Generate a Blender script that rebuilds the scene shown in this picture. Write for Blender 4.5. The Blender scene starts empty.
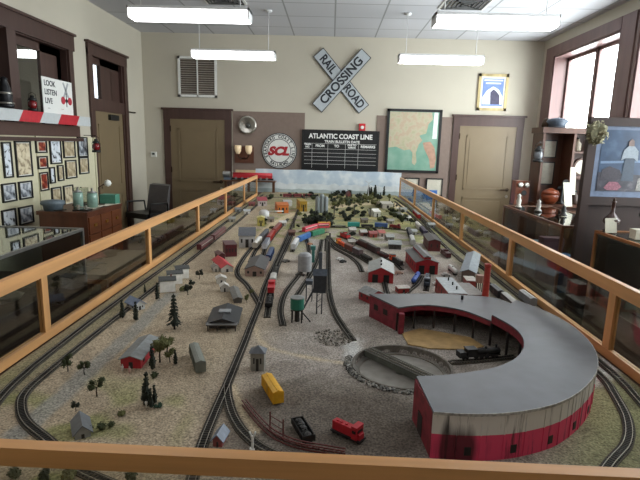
import bpy, math, random
from mathutils import Vector, Matrix
random.seed(7)
PI = math.pi
sc = bpy.context.scene
COL = sc.collection

# ------------------------------------------------------------------ camera
FPX, EYE, ROLL, YAW = 490.0, 1.65, .027, .0175
PITCH = math.atan(96/490)
fw = Vector((-math.sin(YAW)*math.cos(PITCH), math.cos(YAW)*math.cos(PITCH), -math.sin(PITCH)))
r0 = Vector((math.cos(YAW), math.sin(YAW), 0)); u0 = r0.cross(fw)
rt = r0*math.cos(ROLL)+u0*math.sin(ROLL); up = -r0*math.sin(ROLL)+u0*math.cos(ROLL)
cam = bpy.data.cameras.new('camera'); camo = bpy.data.objects.new('camera', cam); COL.objects.link(camo)
cam.sensor_width = 36; cam.lens = 36*FPX/640; cam.clip_start = .05
camo.matrix_world = Matrix(((rt.x, up.x, -fw.x, 0), (rt.y, up.y, -fw.y, 0), (rt.z, up.z, -fw.z, EYE), (0, 0, 0, 1)))
sc.camera = camo

def at(px, py, z=.85):
    """point of the horizontal plane z seen at a photo position"""
    d = fw*FPX+rt*(px-320)-up*(py-240); t = (z-EYE)/d.z
    return (d.x*t, d.y*t)

# ------------------------------------------------------------------ world, exposure
w = bpy.data.worlds.new('world'); sc.world = w; w.use_nodes = True
bg = w.node_tree.nodes['Background']; bg.inputs[0].default_value = (.93, .96, 1, 1); bg.inputs[1].default_value = 28.0
sc.view_settings.view_transform = 'Standard'; sc.view_settings.look = 'None'
sc.view_settings.gamma = 1; sc.view_settings.use_curve_mapping = False
sc.view_settings.exposure = -0.42
LAMP_EMIT = 9.0

def portal(y, z, sy, sz):
    l = bpy.data.lights.new('window_portal', 'AREA'); l.shape = 'RECTANGLE'; l.size = sz; l.size_y = sy
    l.cycles.is_portal = True
    o = bpy.data.objects.new('window_portal', l); COL.objects.link(o)
    o.location = (3.86, y, z); o.rotation_euler = (0, PI/2, 0)
for y, sy in ((7.45, 1.6), (5.45, 1.7), (3.4, 1.7)):
    portal(y, 2.05, sy, 2.2)

# ------------------------------------------------------------------ materials
def lin(h):
    h = h.lstrip('#'); v = [int(h[i:i+2], 16)/255 for i in (0, 2, 4)]
    return tuple(((c+.055)/1.055)**2.4 if c > .04045 else c/12.92 for c in v)+(1,)
MATS = {}
def mat(name, col, rough=.6, metal=0, var=.12, scale=30, emit=0, bump=0, stretch=None, spec=.5):
    if name in MATS: return MATS[name]
    m = bpy.data.materials.new(name); m.use_nodes = True; MATS[name] = m
    nt = m.node_tree; b = nt.nodes['Principled BSDF']
    c = lin(col)
    b.inputs['Roughness'].default_value = rough; b.inputs['Metallic'].default_value = metal
    b.inputs['Specular IOR Level'].default_value = spec
    tc = nt.nodes.new('ShaderNodeTexCoord'); no = nt.nodes.new('ShaderNodeTexNoise')
    no.inputs['Scale'].default_value = scale; no.inputs['Detail'].default_value = 5
    src = tc.outputs['Object']
    if stretch:
        mp = nt.nodes.new('ShaderNodeMapping'); mp.inputs['Scale'].default_value = stretch
        nt.links.new(src, mp.inputs[0]); src = mp.outputs[0]
    nt.links.new(src, no.inputs['Vector'])
    cr = nt.nodes.new('ShaderNodeValToRGB'); cr.color_ramp.elements[0].position = .3; cr.color_ramp.elements[1].position = .7
    cr.color_ramp.elements[0].color = tuple(x*(1-var) for x in c[:3])+(1,)
    cr.color_ramp.elements[1].color = tuple(min(1, x*(1+var)) for x in c[:3])+(1,)
    nt.links.new(no.outputs[0], cr.inputs[0]); nt.links.new(cr.outputs[0], b.inputs['Base Color'])
    if emit:
        b.inputs['Emission Color'].default_value = c; b.inputs['Emission Strength'].default_value = emit
    if bump:
        bu = nt.nodes.new('ShaderNodeBump'); bu.inputs['Strength'].default_value = bump; bu.inputs['Distance'].default_value = .004
        nt.links.new(no.outputs[0], bu.inputs['Height']); nt.links.new(bu.outputs[0], b.inputs['Normal'])
    m['ramp'] = cr.name
    return m
def wood(name, col, rough=.4, axis=1, var=.28, sc_=14):
    s = [1, 1, 1]; s[axis] = .06
    return mat(name, col, rough, 0, var, sc_, stretch=tuple(s))
def glass(name, tint='#ffffff', gl=.06, rough=.02, boost=1.0):
    m = bpy.data.materials.new(name); m.use_nodes = True; MATS[name] = m
    nt = m.node_tree; nt.nodes.remove(nt.nodes['Principled BSDF']); out = nt.nodes['Material Output']
    t = nt.nodes.new('ShaderNodeBsdfTransparent'); t.inputs[0].default_value = lin(tint)
    g = nt.nodes.new('ShaderNodeBsdfGlossy'); g.inputs['Roughness'].default_value = rough
    f = nt.nodes.new('ShaderNodeFresnel'); ge = nt.nodes.new('ShaderNodeNewGeometry')
    ir = nt.nodes.new('ShaderNodeMapRange'); ir.inputs[3].default_value = 1.5; ir.inputs[4].default_value = 1/1.5   # leaving the sheet
    nt.links.new(ge.outputs['Backfacing'], ir.inputs[0]); nt.links.new(ir.outputs[0], f.inputs[0])
    mu = nt.nodes.new('ShaderNodeMath'); mu.operation = 'MULTIPLY'; mu.inputs[1].default_value = boost
    nt.links.new(f.outputs[0], mu.inputs[0]); mx = nt.nodes.new('ShaderNodeMixShader')
    nt.links.new(mu.outputs[0], mx.inputs[0]); nt.links.new(t.outputs[0], mx.inputs[1]); nt.links.new(g.outputs[0], mx.inputs[2])
    nt.links.new(mx.outputs[0], out.inputs[0]); return m

wall_m = mat('wall_paint', '#bbb4a4', .75, var=.02, scale=3)
taupe = mat('taupe_panel', '#7d6c62', .8, var=.05, scale=20)
trimb = wood('brown_trim', '#45302a', .45, 2, .15)
trimr = wood('window_trim', '#6a4f4c', .4, 2, .12)
doorp = mat('door_paint', '#75654c', .45, var=.03, scale=5)
oak = wood('oak_rail_y', '#cc9863', .38, 1, .2, 22)
oakx = wood('oak_rail_x', '#cb945a', .42, 0, .2, 22)
oakz = wood('oak_post', '#cb9761', .38, 2, .2, 22)
walnut = wood('dark_walnut', '#3a221a', .4, 0, .3)
chestw = wood('chest_wood', '#57301f', .4, 2, .3)
hutchw = wood('hutch_wood', '#4d2c1b', .45, 2, .25)
casew = wood('case_wood', '#5c3b26', .4, 1, .25)
casew2 = wood('case_wood_light', '#8a5a35', .4, 2, .25)
black = mat('black_paint', '#141414', .45)
blackl = mat('black_leather', '#161618', .35, bump=.2, scale=80)
white = mat('white_paint', '#dcdcd6', .6, var=.05)
offw = mat('paper', '#c4bfae', .8, var=.08, scale=60)
steel = mat('steel', '#9a9a98', .35, .8)
chrome = mat('dull_chrome', '#b5b2aa', .3, .9)
bronze = mat('bronze_handle', '#3c2d22', .35, .7)
red = mat('red_paint', '#a51f28', .5, var=.15)
grey = mat('grey_paint', '#77777a', .6)
lgrey = mat('light_grey_paint', '#a9adb0', .6)
railm = mat('rail_metal', '#8f887c', .4, .6, scale=90)
tie = mat('black_ties', '#1d1b1a', .7)
ballast = mat('track_ballast', '#4f493f', .95, var=.35, scale=260)
pane = glass('window_glass', '#f4f7f6')
plexi = glass('plexiglass', '#f0efe9', boost=1.15, rough=.03)
caseg = glass('case_glass', '#e4e8e4', boost=1.2, rough=.03)
mtree = mat('tree_green', '#3b4227', .9, var=.45, scale=60)
mtree2 = mat('tree_dark', '#20261b', .9, var=.4, scale=60)
mtree3 = mat('tree_olive', '#5e5f38', .9, var=.4, scale=60)
bark = mat('bark', '#2d251c', .9)

# ------------------------------------------------------------------ mesh builder
class MB:
    def __init__(s): s.v = []; s.f = []; s.mi = []; s.ms = []; s.sm = []
    def _m(s, m):
        if m not in s.ms: s.ms.append(m)
        return s.ms.index(m)
    def add(s, vs, fs, m, smooth=False):
        o = len(s.v); s.v += [tuple(v) for v in vs]; k = s._m(m)
        for f in fs: s.f.append(tuple(i+o for i in f)); s.mi.append(k); s.sm.append(smooth)
        return s
    def box(s, x0, x1, y0, y1, z0, z1, m):
        return s.add([(x0,y0,z0),(x1,y0,z0),(x1,y1,z0),(x0,y1,z0),(x0,y0,z1),(x1,y0,z1),(x1,y1,z1),(x0,y1,z1)],
                     [(3,2,1,0),(4,5,6,7),(0,1,5,4),(1,2,6,5),(2,3,7,6),(3,0,4,7)], m)
    def obox(s, c, size, rz, m, rx=0, ry=0):
        R = Matrix.Rotation(rz, 3, 'Z') @ Matrix.Rotation(ry, 3, 'Y') @ Matrix.Rotation(rx, 3, 'X')
        a, b, d = [q/2 for q in size]
        vs = [Vector(c)+R @ Vector(p) for p in [(-a,-b,-d),(a,-b,-d),(a,b,-d),(-a,b,-d),(-a,-b,d),(a,-b,d),(a,b,d),(-a,b,d)]]
        return s.add(vs, [(3,2,1,0),(4,5,6,7),(0,1,5,4),(1,2,6,5),(2,3,7,6),(3,0,4,7)], m)
    def prism(s, poly, z0, z1, m, mt=None):
        n = len(poly)
        a = sum(poly[i][0]*poly[(i+1)%n][1]-poly[(i+1)%n][0]*poly[i][1] for i in range(n))
        if a < 0: poly = poly[::-1]
        vs = [(x,y,z0) for x,y in poly]+[(x,y,z1) for x,y in poly]
        s.add(vs, [tuple(range(n))[::-1]]+[(i,(i+1)%n,n+(i+1)%n,n+i) for i in range(n)], m)
        s.add([(x,y,z1) for x,y in poly], [tuple(range(n))], mt or m); return s
    def lathe(s, prof, m, n=16, c=(0,0,0), smooth=True, axis='Z'):
        vs = []; fs = []
        for r, z in prof:
            for i in range(n):
                a = 2*PI*i/n; x, y = r*math.cos(a), r*math.sin(a)
                p = (x,y,z) if axis == 'Z' else ((z,x,y) if axis == 'X' else (y,z,x))
                vs.append((p[0]+c[0],p[1]+c[1],p[2]+c[2]))
        for j in range(len(prof)-1):
            for i in range(n): fs.append((j*n+i, j*n+(i+1)%n, (j+1)*n+(i+1)%n, (j+1)*n+i))
        fs.append(tuple(range(n))[::-1]); fs.append(tuple((len(prof)-1)*n+i for i in range(n)))
        return s.add(vs, fs, m, smooth)
    def cyl(s, c, r, z0, z1, m, n=12, r2=None, axis='Z'):
        return s.lathe([(r,z0),(r if r2 is None else r2,z1)], m, n, c, False, axis)
    def tube(s, pts, r, m, n=6):
        pts = [Vector(p) for p in pts]; vs = []; fs = []
        for i, p in enumerate(pts):
            d = (pts[min(i+1,len(pts)-1)]-pts[max(i-1,0)]).normalized()
            u = d.cross(Vector((0,0,1)))
            if u.length < .01: u = Vector((1,0,0))
            u.normalize(); v = d.cross(u)
            rr = r[i] if isinstance(r, (list,tuple)) else r
            for k in range(n): vs.append(p+(u*math.cos(2*PI*k/n)+v*math.sin(2*PI*k/n))*rr)
        for i in range(len(pts)-1):
            for k in range(n): fs.append((i*n+k, i*n+(k+1)%n, (i+1)*n+(k+1)%n, (i+1)*n+k))
        fs.append(tuple(range(n))[::-1]); fs.append(tuple((len(pts)-1)*n+k for k in range(n)))
        return s.add(vs, fs, m, True)
    def blob(s, c, r, m, n=7, k=5, j=.25, sz=1):
        prof = []; vs = []; fs = []
        for a in range(k+1):
            t = PI*a/k
            for i in range(n):
                q = 2*PI*i/n; rr = r*(1+random.uniform(-j,j))
                vs.append((c[0]+rr*math.sin(t)*math.cos(q), c[1]+rr*math.sin(t)*math.sin(q), c[2]-rr*sz*math.cos(t)))
        for a in range(k):
            for i in range(n): fs.append((a*n+i,a*n+(i+1)%n,(a+1)*n+(i+1)%n,(a+1)*n+i))
        return s.add(vs, fs, m)
    def build(s, name, parent=None, loc=None, rz=0):
        me = bpy.data.meshes.new(name); me.from_pydata(s.v, [], s.f)
        for m in s.ms: me.materials.append(m)
        me.polygons.foreach_set('material_index', s.mi); me.polygons.foreach_set('use_smooth', s.sm); me.update()
        o = bpy.data.objects.new(name, me); COL.objects.link(o)
        if parent: o.parent = parent
        if loc: o.location = loc
        o.rotation_euler.z = rz
        return o
def tag(o, label=None, cat=None, group=None, kind=None):
    if label: o['label'] = label
    if cat: o['category'] = cat
    if group: o['group'] = group
    if kind: o['kind'] = kind
    return o
def thing(name, label, cat, loc=(0,0,0), rz=0, group=None):
    o = bpy.data.objects.new(name, None); COL.objects.link(o); o.location = loc; o.rotation_euler.z = rz
    o.empty_display_size = .05
    return tag(o, label, cat, group)
def struct(name, mb): return tag(mb.build(name), kind='structure')
def B(x0, x1, y0, y1, z0, z1, m): return MB().box(x0, x1, y0, y1, z0, z1, m)
def dup(root, loc, rz=None, label=None, group=None):
    r = root.copy(); COL.objects.link(r); r.location = loc
    if rz is not None: r.rotation_euler.z = rz
    if label: r['label'] = label
    if group: r['group'] = group
    for ch in list(root.children):
        c = ch.copy(); COL.objects.link(c); c.parent = r
        for g in list(ch.children):
            d = g.copy(); COL.objects.link(d); d.parent = c
    return r
def text(name, s, size, m, parent, loc, rot=(PI/2,0,0), ext=.001, sx=1, align='CENTER', bold=0):
    cu = bpy.data.curves.new(name, 'FONT'); cu.body = s; cu.size = size; cu.align_x = align; cu.align_y = 'CENTER'
    cu.extrude = ext; cu.offset = bold
    t = bpy.data.objects.new(name+'_curve', cu); COL.objects.link(t)
    dg = bpy.context.evaluated_depsgraph_get(); me = bpy.data.meshes.new_from_object(t.evaluated_get(dg))
    bpy.data.objects.remove(t); me.materials.clear(); me.materials.append(m)
    o = bpy.data.objects.new(name, me); COL.objects.link(o); o.parent = parent
    o.location = loc; o.rotation_euler = rot; o.scale = (sx, 1, 1)
    return o

# ------------------------------------------------------------------ room shell
XL, XR, YB, YF, CEIL = -3.34, 3.58, 8.9, -2.6, 3.46
floor_m = wood('floor_boards', '#46322a', .5, 1, .25, 6)
struct('floor', B(XL-2.5, XR+.3, YF-.2, YB+.2, -.1, 0, floor_m))
cm = bpy.data.materials.new('ceiling_tiles'); cm.use_nodes = True; nt = cm.node_tree; b = nt.nodes['Principled BSDF']
b.inputs['Roughness'].default_value = .85
tc = nt.nodes.new('ShaderNodeTexCoord'); br = nt.nodes.new('ShaderNodeTexBrick'); br.offset = 0
br.inputs['Color1'].default_value = lin('#bcbcc0'); br.inputs['Color2'].default_value = lin('#c0c0c4'); br.inputs['Mortar'].default_value = lin('#8f9090')
br.inputs['Scale'].default_value = 1; br.inputs['Mortar Size'].default_value = .012; br.inputs['Brick Width'].default_value = .69; br.inputs['Row Height'].default_value = .69
nt.links.new(tc.outputs['Object'], br.inputs['Vector']); nt.links.new(br.outputs[0], b.inputs['Base Color'])
ceil = struct('ceiling', B(XL-2.5, XR+.3, YF-.2, YB+.2, CEIL, CEIL+.1, cm))
struct('wall_back', B(XL-2.5, XR+.3, YB, YB+.15, 0, CEIL, wall_m))
struct('wall_front', B(XL-2.5, XR+.3, YF-.15, YF, 0, CEIL, wall_m))
# left wall with an interior window opening and a doorway with transom
lw = MB()
WL0, WL1, WLz0, WLz1 = 3.6, 6.4, 1.62, 2.74
DL0, DL1, DLz1 = 7.0, 8.04, 2.8
T = .16
lw.box(XL-T, XL, YF, WL0, 0, CEIL, wall_m).box(XL-T, XL, WL0, WL1, 0, WLz0, wall_m).box(XL-T, XL, WL0, WL1, WLz1, CEIL, wall_m)
lw.box(XL-T, XL, WL1, DL0, 0, CEIL, wall_m).box(XL-T, XL, DL0, DL1, DLz1, CEIL, wall_m).box(XL-T, XL, DL1, YB, 0, CEIL, wall_m)
struct('wall_left', lw)
struct('wall_far_left', B(XL-2.5, XL-2.4, YF, YB, 0, CEIL, wall_m))
# right wall with four deep windows
rw = MB(); WZ0, WZ1 = 1.0, 3.14
wins = [(6.55, 8.42), (4.55, 6.15), (2.5, 4.2)]  # the last one is out of view, added to let in daylight
y = YF; TR = .26
for a, c in sorted(wins):
    rw.box(XR, XR+TR, y, a, 0, CEIL, wall_m).box(XR, XR+TR, a, c, 0, WZ0, wall_m).box(XR, XR+TR, a, c, WZ1, CEIL, wall_m); y = c
rw.box(XR, XR+TR, y, YB, 0, CEIL, wall_m)
struct('wall_right', rw)
for i, (a, c) in enumerate(wins):
    f = MB(); mth = .05
    # deep reveal lining, casing on the room side, sash and mullion
    f.box(XR-.02, XR+TR, a-.002, a+.03, WZ0, WZ1, trimr).box(XR-.02, XR+TR, c-.03, c+.002, WZ0, WZ1, trimr)
    f.box(XR-.02, XR+TR, a, c, WZ1-.03, WZ1+.002, trimr).box(XR-.06, XR+TR, a, c, WZ0-.03, WZ0+.02, trimr)
    f.box(XR-.03, XR, a-.3 if i < 3 else a-.2, a, .9, WZ1+.16, trimr)
    f.box(XR-.03, XR, c, c+(.3 if i == 0 else .06), .9, WZ1+.16, trimr)
    f.box(XR-.035, XR, a, c, WZ1, WZ1+.16, trimr)
    fo = struct('window_%d' % (i+1), f)
    s = MB(); xg = XR+.19; mid = (a+c)/2
    for (y0, y1) in ((a+.03, mid-.015), (mid+.015, c-.03)):
        s.box(xg, xg+.04, y0, y0+.045, WZ0+.02, WZ1-.03, trimr).box(xg, xg+.04, y1-.045, y1, WZ0+.02, WZ1-.03, trimr)
        s.box(xg, xg+.04, y0, y1, WZ1-.08, WZ1-.03, trimr).box(xg, xg+.04, y0, y1, WZ0+.02, WZ0+.08, trimr)
    s.box(xg-.01, xg+.06, mid-.02, mid+.02, WZ0+.02, WZ1-.03, trimr)
    s.build('window_sash', fo)
    B(xg+.015, xg+.02, a+.03, c-.03, WZ0+.02, WZ1-.03, pane).build('window_pane', fo)
# left interior window casing
f = MB()
f.box(XL, XL+.035, WL0-.2, 6.52, 2.72, 2.9, trimb).box(XL, XL+.06, WL0-.22, 6.54, 2.9, 2.93, trimb)
f.box(XL, XL+.03, WL1-.02, 6.48, 1.62, 2.72, trimb)
for (y0, y1) in ((5.18, 5.33), (3.6, 3.7)): f.box(XL-.08, XL+.03, y0, y1, WLz0, 2.74, trimb)
f.box(XL-T, XL, WL1-.03, WL1, WLz0, WLz1, trimb).box(XL-T, XL, WL0, WL1, WLz1-.03, WLz1, trimb).box(XL-T, XL+.09, WL0, 6.5, 1.6, 1.64, trimb)
f.box(XL-.12, XL-.08, 5.33, 6.37, 2.62, 2.745, trimb).box(XL-.12, XL-.08, 5.93, 6.37, WLz0, 2.745, trimb).box(XL-.14, XL-.13, 3.7, 5.2, WLz0, 2.745, trimb).box(XL-.12, XL-.08, 6.28, 6.37, WLz0, 2.7, trimb)
f.box(XL-.12, XL-.08, 4.2, 4.3, WLz0, 2.7, trimb).box(XL-.12, XL-.08, 4.9, 5.0, WLz0, 2.7, trimb)
fo = struct('window_5', f); B(XL-.1, XL-.095, 3.7, 6.37, 1.64, 2.7, pane).build('window_pane', fo)
def casing(name, x0, x1, z1, face='y'):
    f = MB(); w_ = .12
    f.box(x0-w_, x0, YB-.03, YB, 0, z1, trimb).box(x1, x1+w_, YB-.03, YB, 0, z1, trimb)
    f.box(x0-w_, x1+w_, YB-.035, YB, z1, z1+.16, trimb).box(x0-w_-.03, x1+w_+.03, YB-.06, YB, z1+.16, z1+.19, trimb)
    return struct(name, f)
def panel_door(n, x0, x1, z1, hand, hl):
    casing('trim_%d' % n, x0, x1, z1)
    d = MB(); y = YB-.022
    d.box(x0, x1, y, YB-.001, .01, z1, doorp)
    o = struct('door_%d' % n, d)
    for (za, zb) in ((.2, .78), (.92, z1-.16)):
        p = MB(); e = .13
        for (a, c, g, h) in ((x0+e, x1-e, za, za+.025), (x0+e, x1-e, zb-.025, zb), (x0+e, x0+e+.025, za, zb), (x1-e-.025, x1-e, za, zb)):
            p.box(a, c, y-.008, y, g, h, doorp)
        p.box(x0+e+.06, x1-e-.06, y-.006, y, za+.06, zb-.06, doorp)
        p.build('door_panel', o)
    hx = x1-.07 if hand > 0 else x0+.07
    h = MB().lathe([(.03,0),(.03,.012)], bronze, 14, (hx, y-.014, .93), False, 'Y')
    h.cyl((hx, y-.05, .93), .01, 0, .045, bronze, 8, axis='Y'); h.box(min(hx, hx-hand*.14), max(hx, hx-hand*.14), y-.06, y-.045, .92, .94, bronze)
    h.build('door_handle', o)
    MB().lathe([(.026,0),(.022,.016)], chrome, 14, (hx, y-.016, .81), False, 'Y').build('deadbolt', o)
    hg = x0 if hand > 0 else x1
    for z in (.3, 1.08, 1.8): B(hg-.012, hg+.012, y-.012, y, z, z+.1, bronze).build('hinge', o)
panel_door(1, -2.87, -1.9, 2.02, 1, 0)
panel_door(2, 2.25, 3.24, 2.03, 1, 0)
# left doorway with transom and half open door leaf
f = MB()
f.box(XL, XL+.03, DL0-.12, DL0, 0, 2.84, trimb).box(XL, XL+.03, DL1, DL1+.12, 0, 2.84, trimb)
f.box(XL, XL+.035, DL0-.12, DL1+.12, 2.76, 2.91, trimb).box(XL, XL+.06, DL0-.15, DL1+.15, 2.91, 2.94, trimb)
f.box(XL-T, XL, DL0, DL0+.03, 0, DLz1, trimb).box(XL-T, XL, DL1-.03, DL1, 0, DLz1, trimb).box(XL-T, XL, DL0, DL1, DLz1-.03, DLz1, trimb)
f.box(XL-T, XL+.01, DL0, DL1, 2.03, 2.2, trimb)
f.box(XL-.1, XL-.05, DL0+.03, DL0+.1, 2.2, 2.77, trimb).box(XL-.1, XL-.05, DL0+.38, DL1-.3, 2.2, 2.77, trimb).box(XL-.1, XL-.05, DL1-.32, DL1-.03, 2.2, 2.77, trimb).box(XL-.1, XL-.05, DL0, DL1, 2.68, 2.77, trimb)
struct('trim_3', f)
o = struct('door_3', B(XL-.06, XL-.02, DL0+.03, DL1-.03, .01, 2.03, doorp))
p = MB()
for za, zb in ((.2, .78), (.92, 1.85)):
    p.box(XL-.02, XL-.012, DL0+.16, DL1-.16, za, za+.025, doorp).box(XL-.02, XL-.012, DL0+.16, DL1-.16, zb-.025, zb, doorp)
    p.box(XL-.02, XL-.012, DL0+.16, DL0+.185, za, zb, doorp).box(XL-.02, XL-.012, DL1-.185, DL1-.16, za, zb, doorp)
p.build('door_panel', o)
B(XL-.02, XL+.02, DL0+.5, DL0+.8, 1.92, 2.0, black).build('door_closer', o)
struct('window_6', B(XL-.08, XL-.075, DL0+.1, DL1-.3, 2.2, 2.68, pane))
# bright window in the room behind the transom: opening glow is a lit blind
f = MB().box(-4.32, -3.9, YB-.03, YB-.002, 2.2, 2.9, mat('lit_blind', '#f4f6ff', .8, emit=3, var=0))
tag(f.build('window_7'), kind='structure')
struct('trim_4', B(-1.755, -.48, YB-.012, YB, 0, 2.18, taupe))
struct('trim_5', B(.79, 2.12, YB-.012, YB, 0, 2.17, taupe))
struct('trim_6', B(-.48, .79, YB-.012, YB, 0, 1.9, taupe))
struct('baseboard_left', B(XL, XL+.02, YF, DL0-.12, 0, .14, trimb))
struct('baseboard_back', B(-1.75, 2.1, YB-.03, YB-.012, 0, .14, trimb))
struct('baseboard_right', B(XR-.02, XR, YF, YB, 0, .14, trimb))

# ------------------------------------------------------------------ pendant lights
lampm = mat('lamp_diffuser', '#ffffff', .5, emit=LAMP_EMIT, var=0)
lampw = mat('lamp_housing', '#d8d8d8', .4, var=.03)
def lamp(x, y, lab, L=1.18):
    t = thing('pendant_light', lab, 'ceiling light', (x, y, 2.84), 0, 'tube lights hanging in rows from the ceiling')
    h = L/2
    MB().prism([(-h,-.11),(h,-.11),(h,.11),(-h,.11)], .05, .075, lampw).box(-h,-h+.012,-.11,.11,-.03,.075,lampw).box(h-.012,h,-.11,.11,-.03,.075,lampw).build('housing', t)
    d = MB(); prof = [(-.1,.05),(-.105,.0),(-.08,-.035),(.08,-.035),(.105,0),(.1,.05)]
    vs = [(-h+.012,a,z) for a,z in prof]+[(h-.012,a,z) for a,z in prof]; n = 6
    d.add(vs, [(i,i+1,n+i+1,n+i) for i in range(5)], lampm); d.build('diffuser', t)
    for s in (-1, 1):
        r = MB().tube([(s*(h-.1),0,.075),(s*(h-.1),0,CEIL-2.84-.01)], .005, lampw)
        r.lathe([(.05,CEIL-2.84-.02),(.05,CEIL-2.84)], lampw, 12, (s*(h-.1),0,0)); r.build('hanging_rod', t)
    return t
lamp(-1.42, 5.12, 'long white tube light hanging over the left side, nearer of the two left lights')
lamp(-1.42, 7.3, 'white tube light hanging before the wall grille, far left light')
lamp(1.55, 5.12, 'long white tube light hanging at right under the ceiling vent')
lamp(1.5, 7.3, 'white tube light hanging above the framed map, far right light')
for x in (-1.44, 1.52):  # extra rows out of view, added for the room's overall brightness
    for y in (2.95, .8, -1.3): lamp(x, y, 'unseen tube light added overhead to brighten the room, row %s' % {2.95:'nearest',.8:'over the front rail',-1.3:'by the rear wall'}[y])
lamp(-4.6, 7.6, 'white tube light in the next room, seen through the left window', .6)
lamp(-4.6, 5.2, 'unseen tube light added to brighten the next room, nearer the window')  # this and the next are unseen, added to brighten the room beyond
lamp(-4.6, 2.6, 'unseen tube light added to brighten the next room, farther along')
# ceiling vents
def cvent(x, y, s, lab):
    t = thing('ceiling_vent', lab, 'air vent', (x, y, CEIL))
    B(-s,s,-s,s,-.012,-.002,white).build('frame', t)
    dk = mat('vent_dark', '#4c4c4c', .8)
    for k in range(5):
        q = s*(.88-.17*k); m = MB()
        for (a,b_,c,d) in ((-q,q,-q,-q+.025),(-q,q,q-.025,q),(-q,-q+.025,-q,q),(q-.025,q,-q,q)): m.box(a,b_,c,d,-.022-.004*k,-.012,dk)
        m.build('louvre', t)
cvent(1.66, 6.72, .3, 'square grey louvred vent in the ceiling above the right lights')
cvent(-1.45, 6.75, .27, 'square louvred vent in the ceiling above the left lights')

# ------------------------------------------------------------------ back wall items
t = thing('wall_grille', 'white framed louvre grille high on the wall above the left door', 'air vent', (-2.37, YB, 2.74))
m = MB(); a = .34
for (x0,x1,z0,z1) in ((-a,a,a-.04,a),(-a,a,-a,-a+.04),(-a,-a+.04,-a,a),(a-.04,a,-a,a),(-.01,.01,-a,a)): m.box(x0,x1,-.03,-.001,z0,z1,white)
m.build('frame', t); B(-a,a,-.01,-.001,-a,a,mat('grille_dark','#5b5148',.8)).build('backing', t)
m = MB()
for k in range(16): m.obox((0,-.02,-.28+.0375*k),(.6,.02,.004),0,mat('grille_slat','#a8a095',.6),rx=.6)
m.build('slats', t)
# crossing sign
t = thing('railroad_crossing_sign', 'white crossbuck sign with black letters on the wall above the chalkboard', 'sign', (.14, YB-.02, 2.73))
signw = mat('sign_white', '#aeb4b8', .5, var=.04); signb = mat('sign_black', '#20242a', .6)
L = 1.22
for nm, ang, yo, words in (('rear_board', math.radians(-48.5), -.012, (('RAIL', -.36), ('ROAD', .34))), ('front_board', math.radians(48.5), -.03, (('CROSSING', 0),))):
    m = MB(); bo = MB(); R = Matrix.Rotation(-ang, 4, 'Y')
    for mm, s_, yy, mt in ((m, 0, yo, signw), (bo, .012, yo+.006, signb)):
        hl, hw = L/2+s_, .103+s_
        vs = [R @ Vector((x, yy+d, z)) for d in (-.006, .006) for x, z in ((-hl,-hw),(hl,-hw),(hl,hw),(-hl,hw))]
        mm.add(vs, [(0,1,2,3),(7,6,5,4),(0,4,5,1),(1,5,6,2),(2,6,7,3),(3,7,4,0)], mt)
    bd = m.build(nm, t); bo.build('board_edge', bd)
    for wd, off in words:
        p = R @ Vector((off, yo-.008, 0))
        text('lettering', wd, .2, signb, bd, p, (PI/2, -ang, 0), .001, {'RAIL':.82,'ROAD':.8,'CROSSING':1.02}[wd], bold=.006)
# round SCL sign
t = thing('round_railroad_sign', 'round white sign with red slanted SCL letters on the taupe panel', 'sign', (-.925, YB-.012, 1.51))
MB().lathe([(.315,-.012),(.315,0)], signb, 40, (0,-.0,0), False, 'Y').build('rim', t)
MB().lathe([(.3,-.016),(.3,-.012)], white, 40, (0,0,0), False, 'Y').build('face', t)
m = MB()
for r in (.285, .205):
    vs = [(rr*math.cos(q*PI/24), -.0175, rr*math.sin(q*PI/24)) for rr in (r-.006, r+.006) for q in range(48)]
    m.add(vs, [(i,(i+1)%48,48+(i+1)%48,48+i) for i in range(48)], signb)
m.build('ring_lines', t)
def arc(s, r, a0, a1, size, top):
    for i, ch in enumerate(s):
        if ch == ' ': continue
        q = math.radians(a0+(a1-a0)*i/(len(s)-1))
        text('lettering', ch, size, signb, t, (r*math.cos(q), -.0175, r*math.sin(q)), (PI/2, -(q-PI/2) if top else -(q+PI/2), 0), .0008, .9, bold=.003)
arc('SEABOARD COAST LINE', .245, 205, -25, .07, True); arc('RAILROAD', .245, 235, 305, .07, False)
o = text('lettering', 'SCL', .2, red, t, (0, -.018, -.01), (PI/2, 0, 0), .002, 1.1, bold=.012); o['label'] = 'big red SCL letters'
me = o.data
for v in me.vertices: v.co.x += v.co.y*.3
# chalkboard
t = thing('train_bulletin_board', 'black train bulletin board with white lettering and ruled columns', 'board', (.16, YB-.025, 1.53))
bw, bh = .685, .365; bk = mat('board_black', '#0f1012', .4); chalk = mat('chalk_white', '#e8e8e4', .7, var=.05)
B(-bw,bw,-.012,.012,-bh,bh,bk).build('board_panel', t)
m = MB()
for (x0,x1,z0,z1) in ((-bw,bw,bh-.02,bh),(-bw,bw,-bh,-bh+.02),(-bw,-bw+.02,-bh,bh),(bw-.02,bw,-bh,bh)): m.box(x0,x1,-.022,-.012,z0,z1,black)
m.build('frame', t)
text('lettering', 'ATLANTIC COAST LINE', .115, chalk, t, (0, -.013, .255), sx=.92, bold=.004)
text('lettering', 'TRAIN BULLETIN DATE', .06, chalk, t, (.03, -.013, .165), bold=.002)
cols = [-.66, -.5, -.22, .09, .32, .66]
for i, s in enumerate(('TRAIN\nNO.', 'FROM', 'TO', 'DUE TO\nARRIVE', 'REMARKS')):
    text('lettering', s, .042 if '\n' in s else .06, chalk, t, ((cols[i]+cols[i+1])/2, -.013, .088), bold=.002)
m = MB()
for z in (.13, .035, -.035, -.1, -.165, -.23): m.box(-.64,.64,-.0135,-.0125,z-.002,z+.002,chalk)
for x in cols[1:-1]: m.box(x-.002,x+.002,-.0135,-.0125,-.3,.13,chalk)
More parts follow.
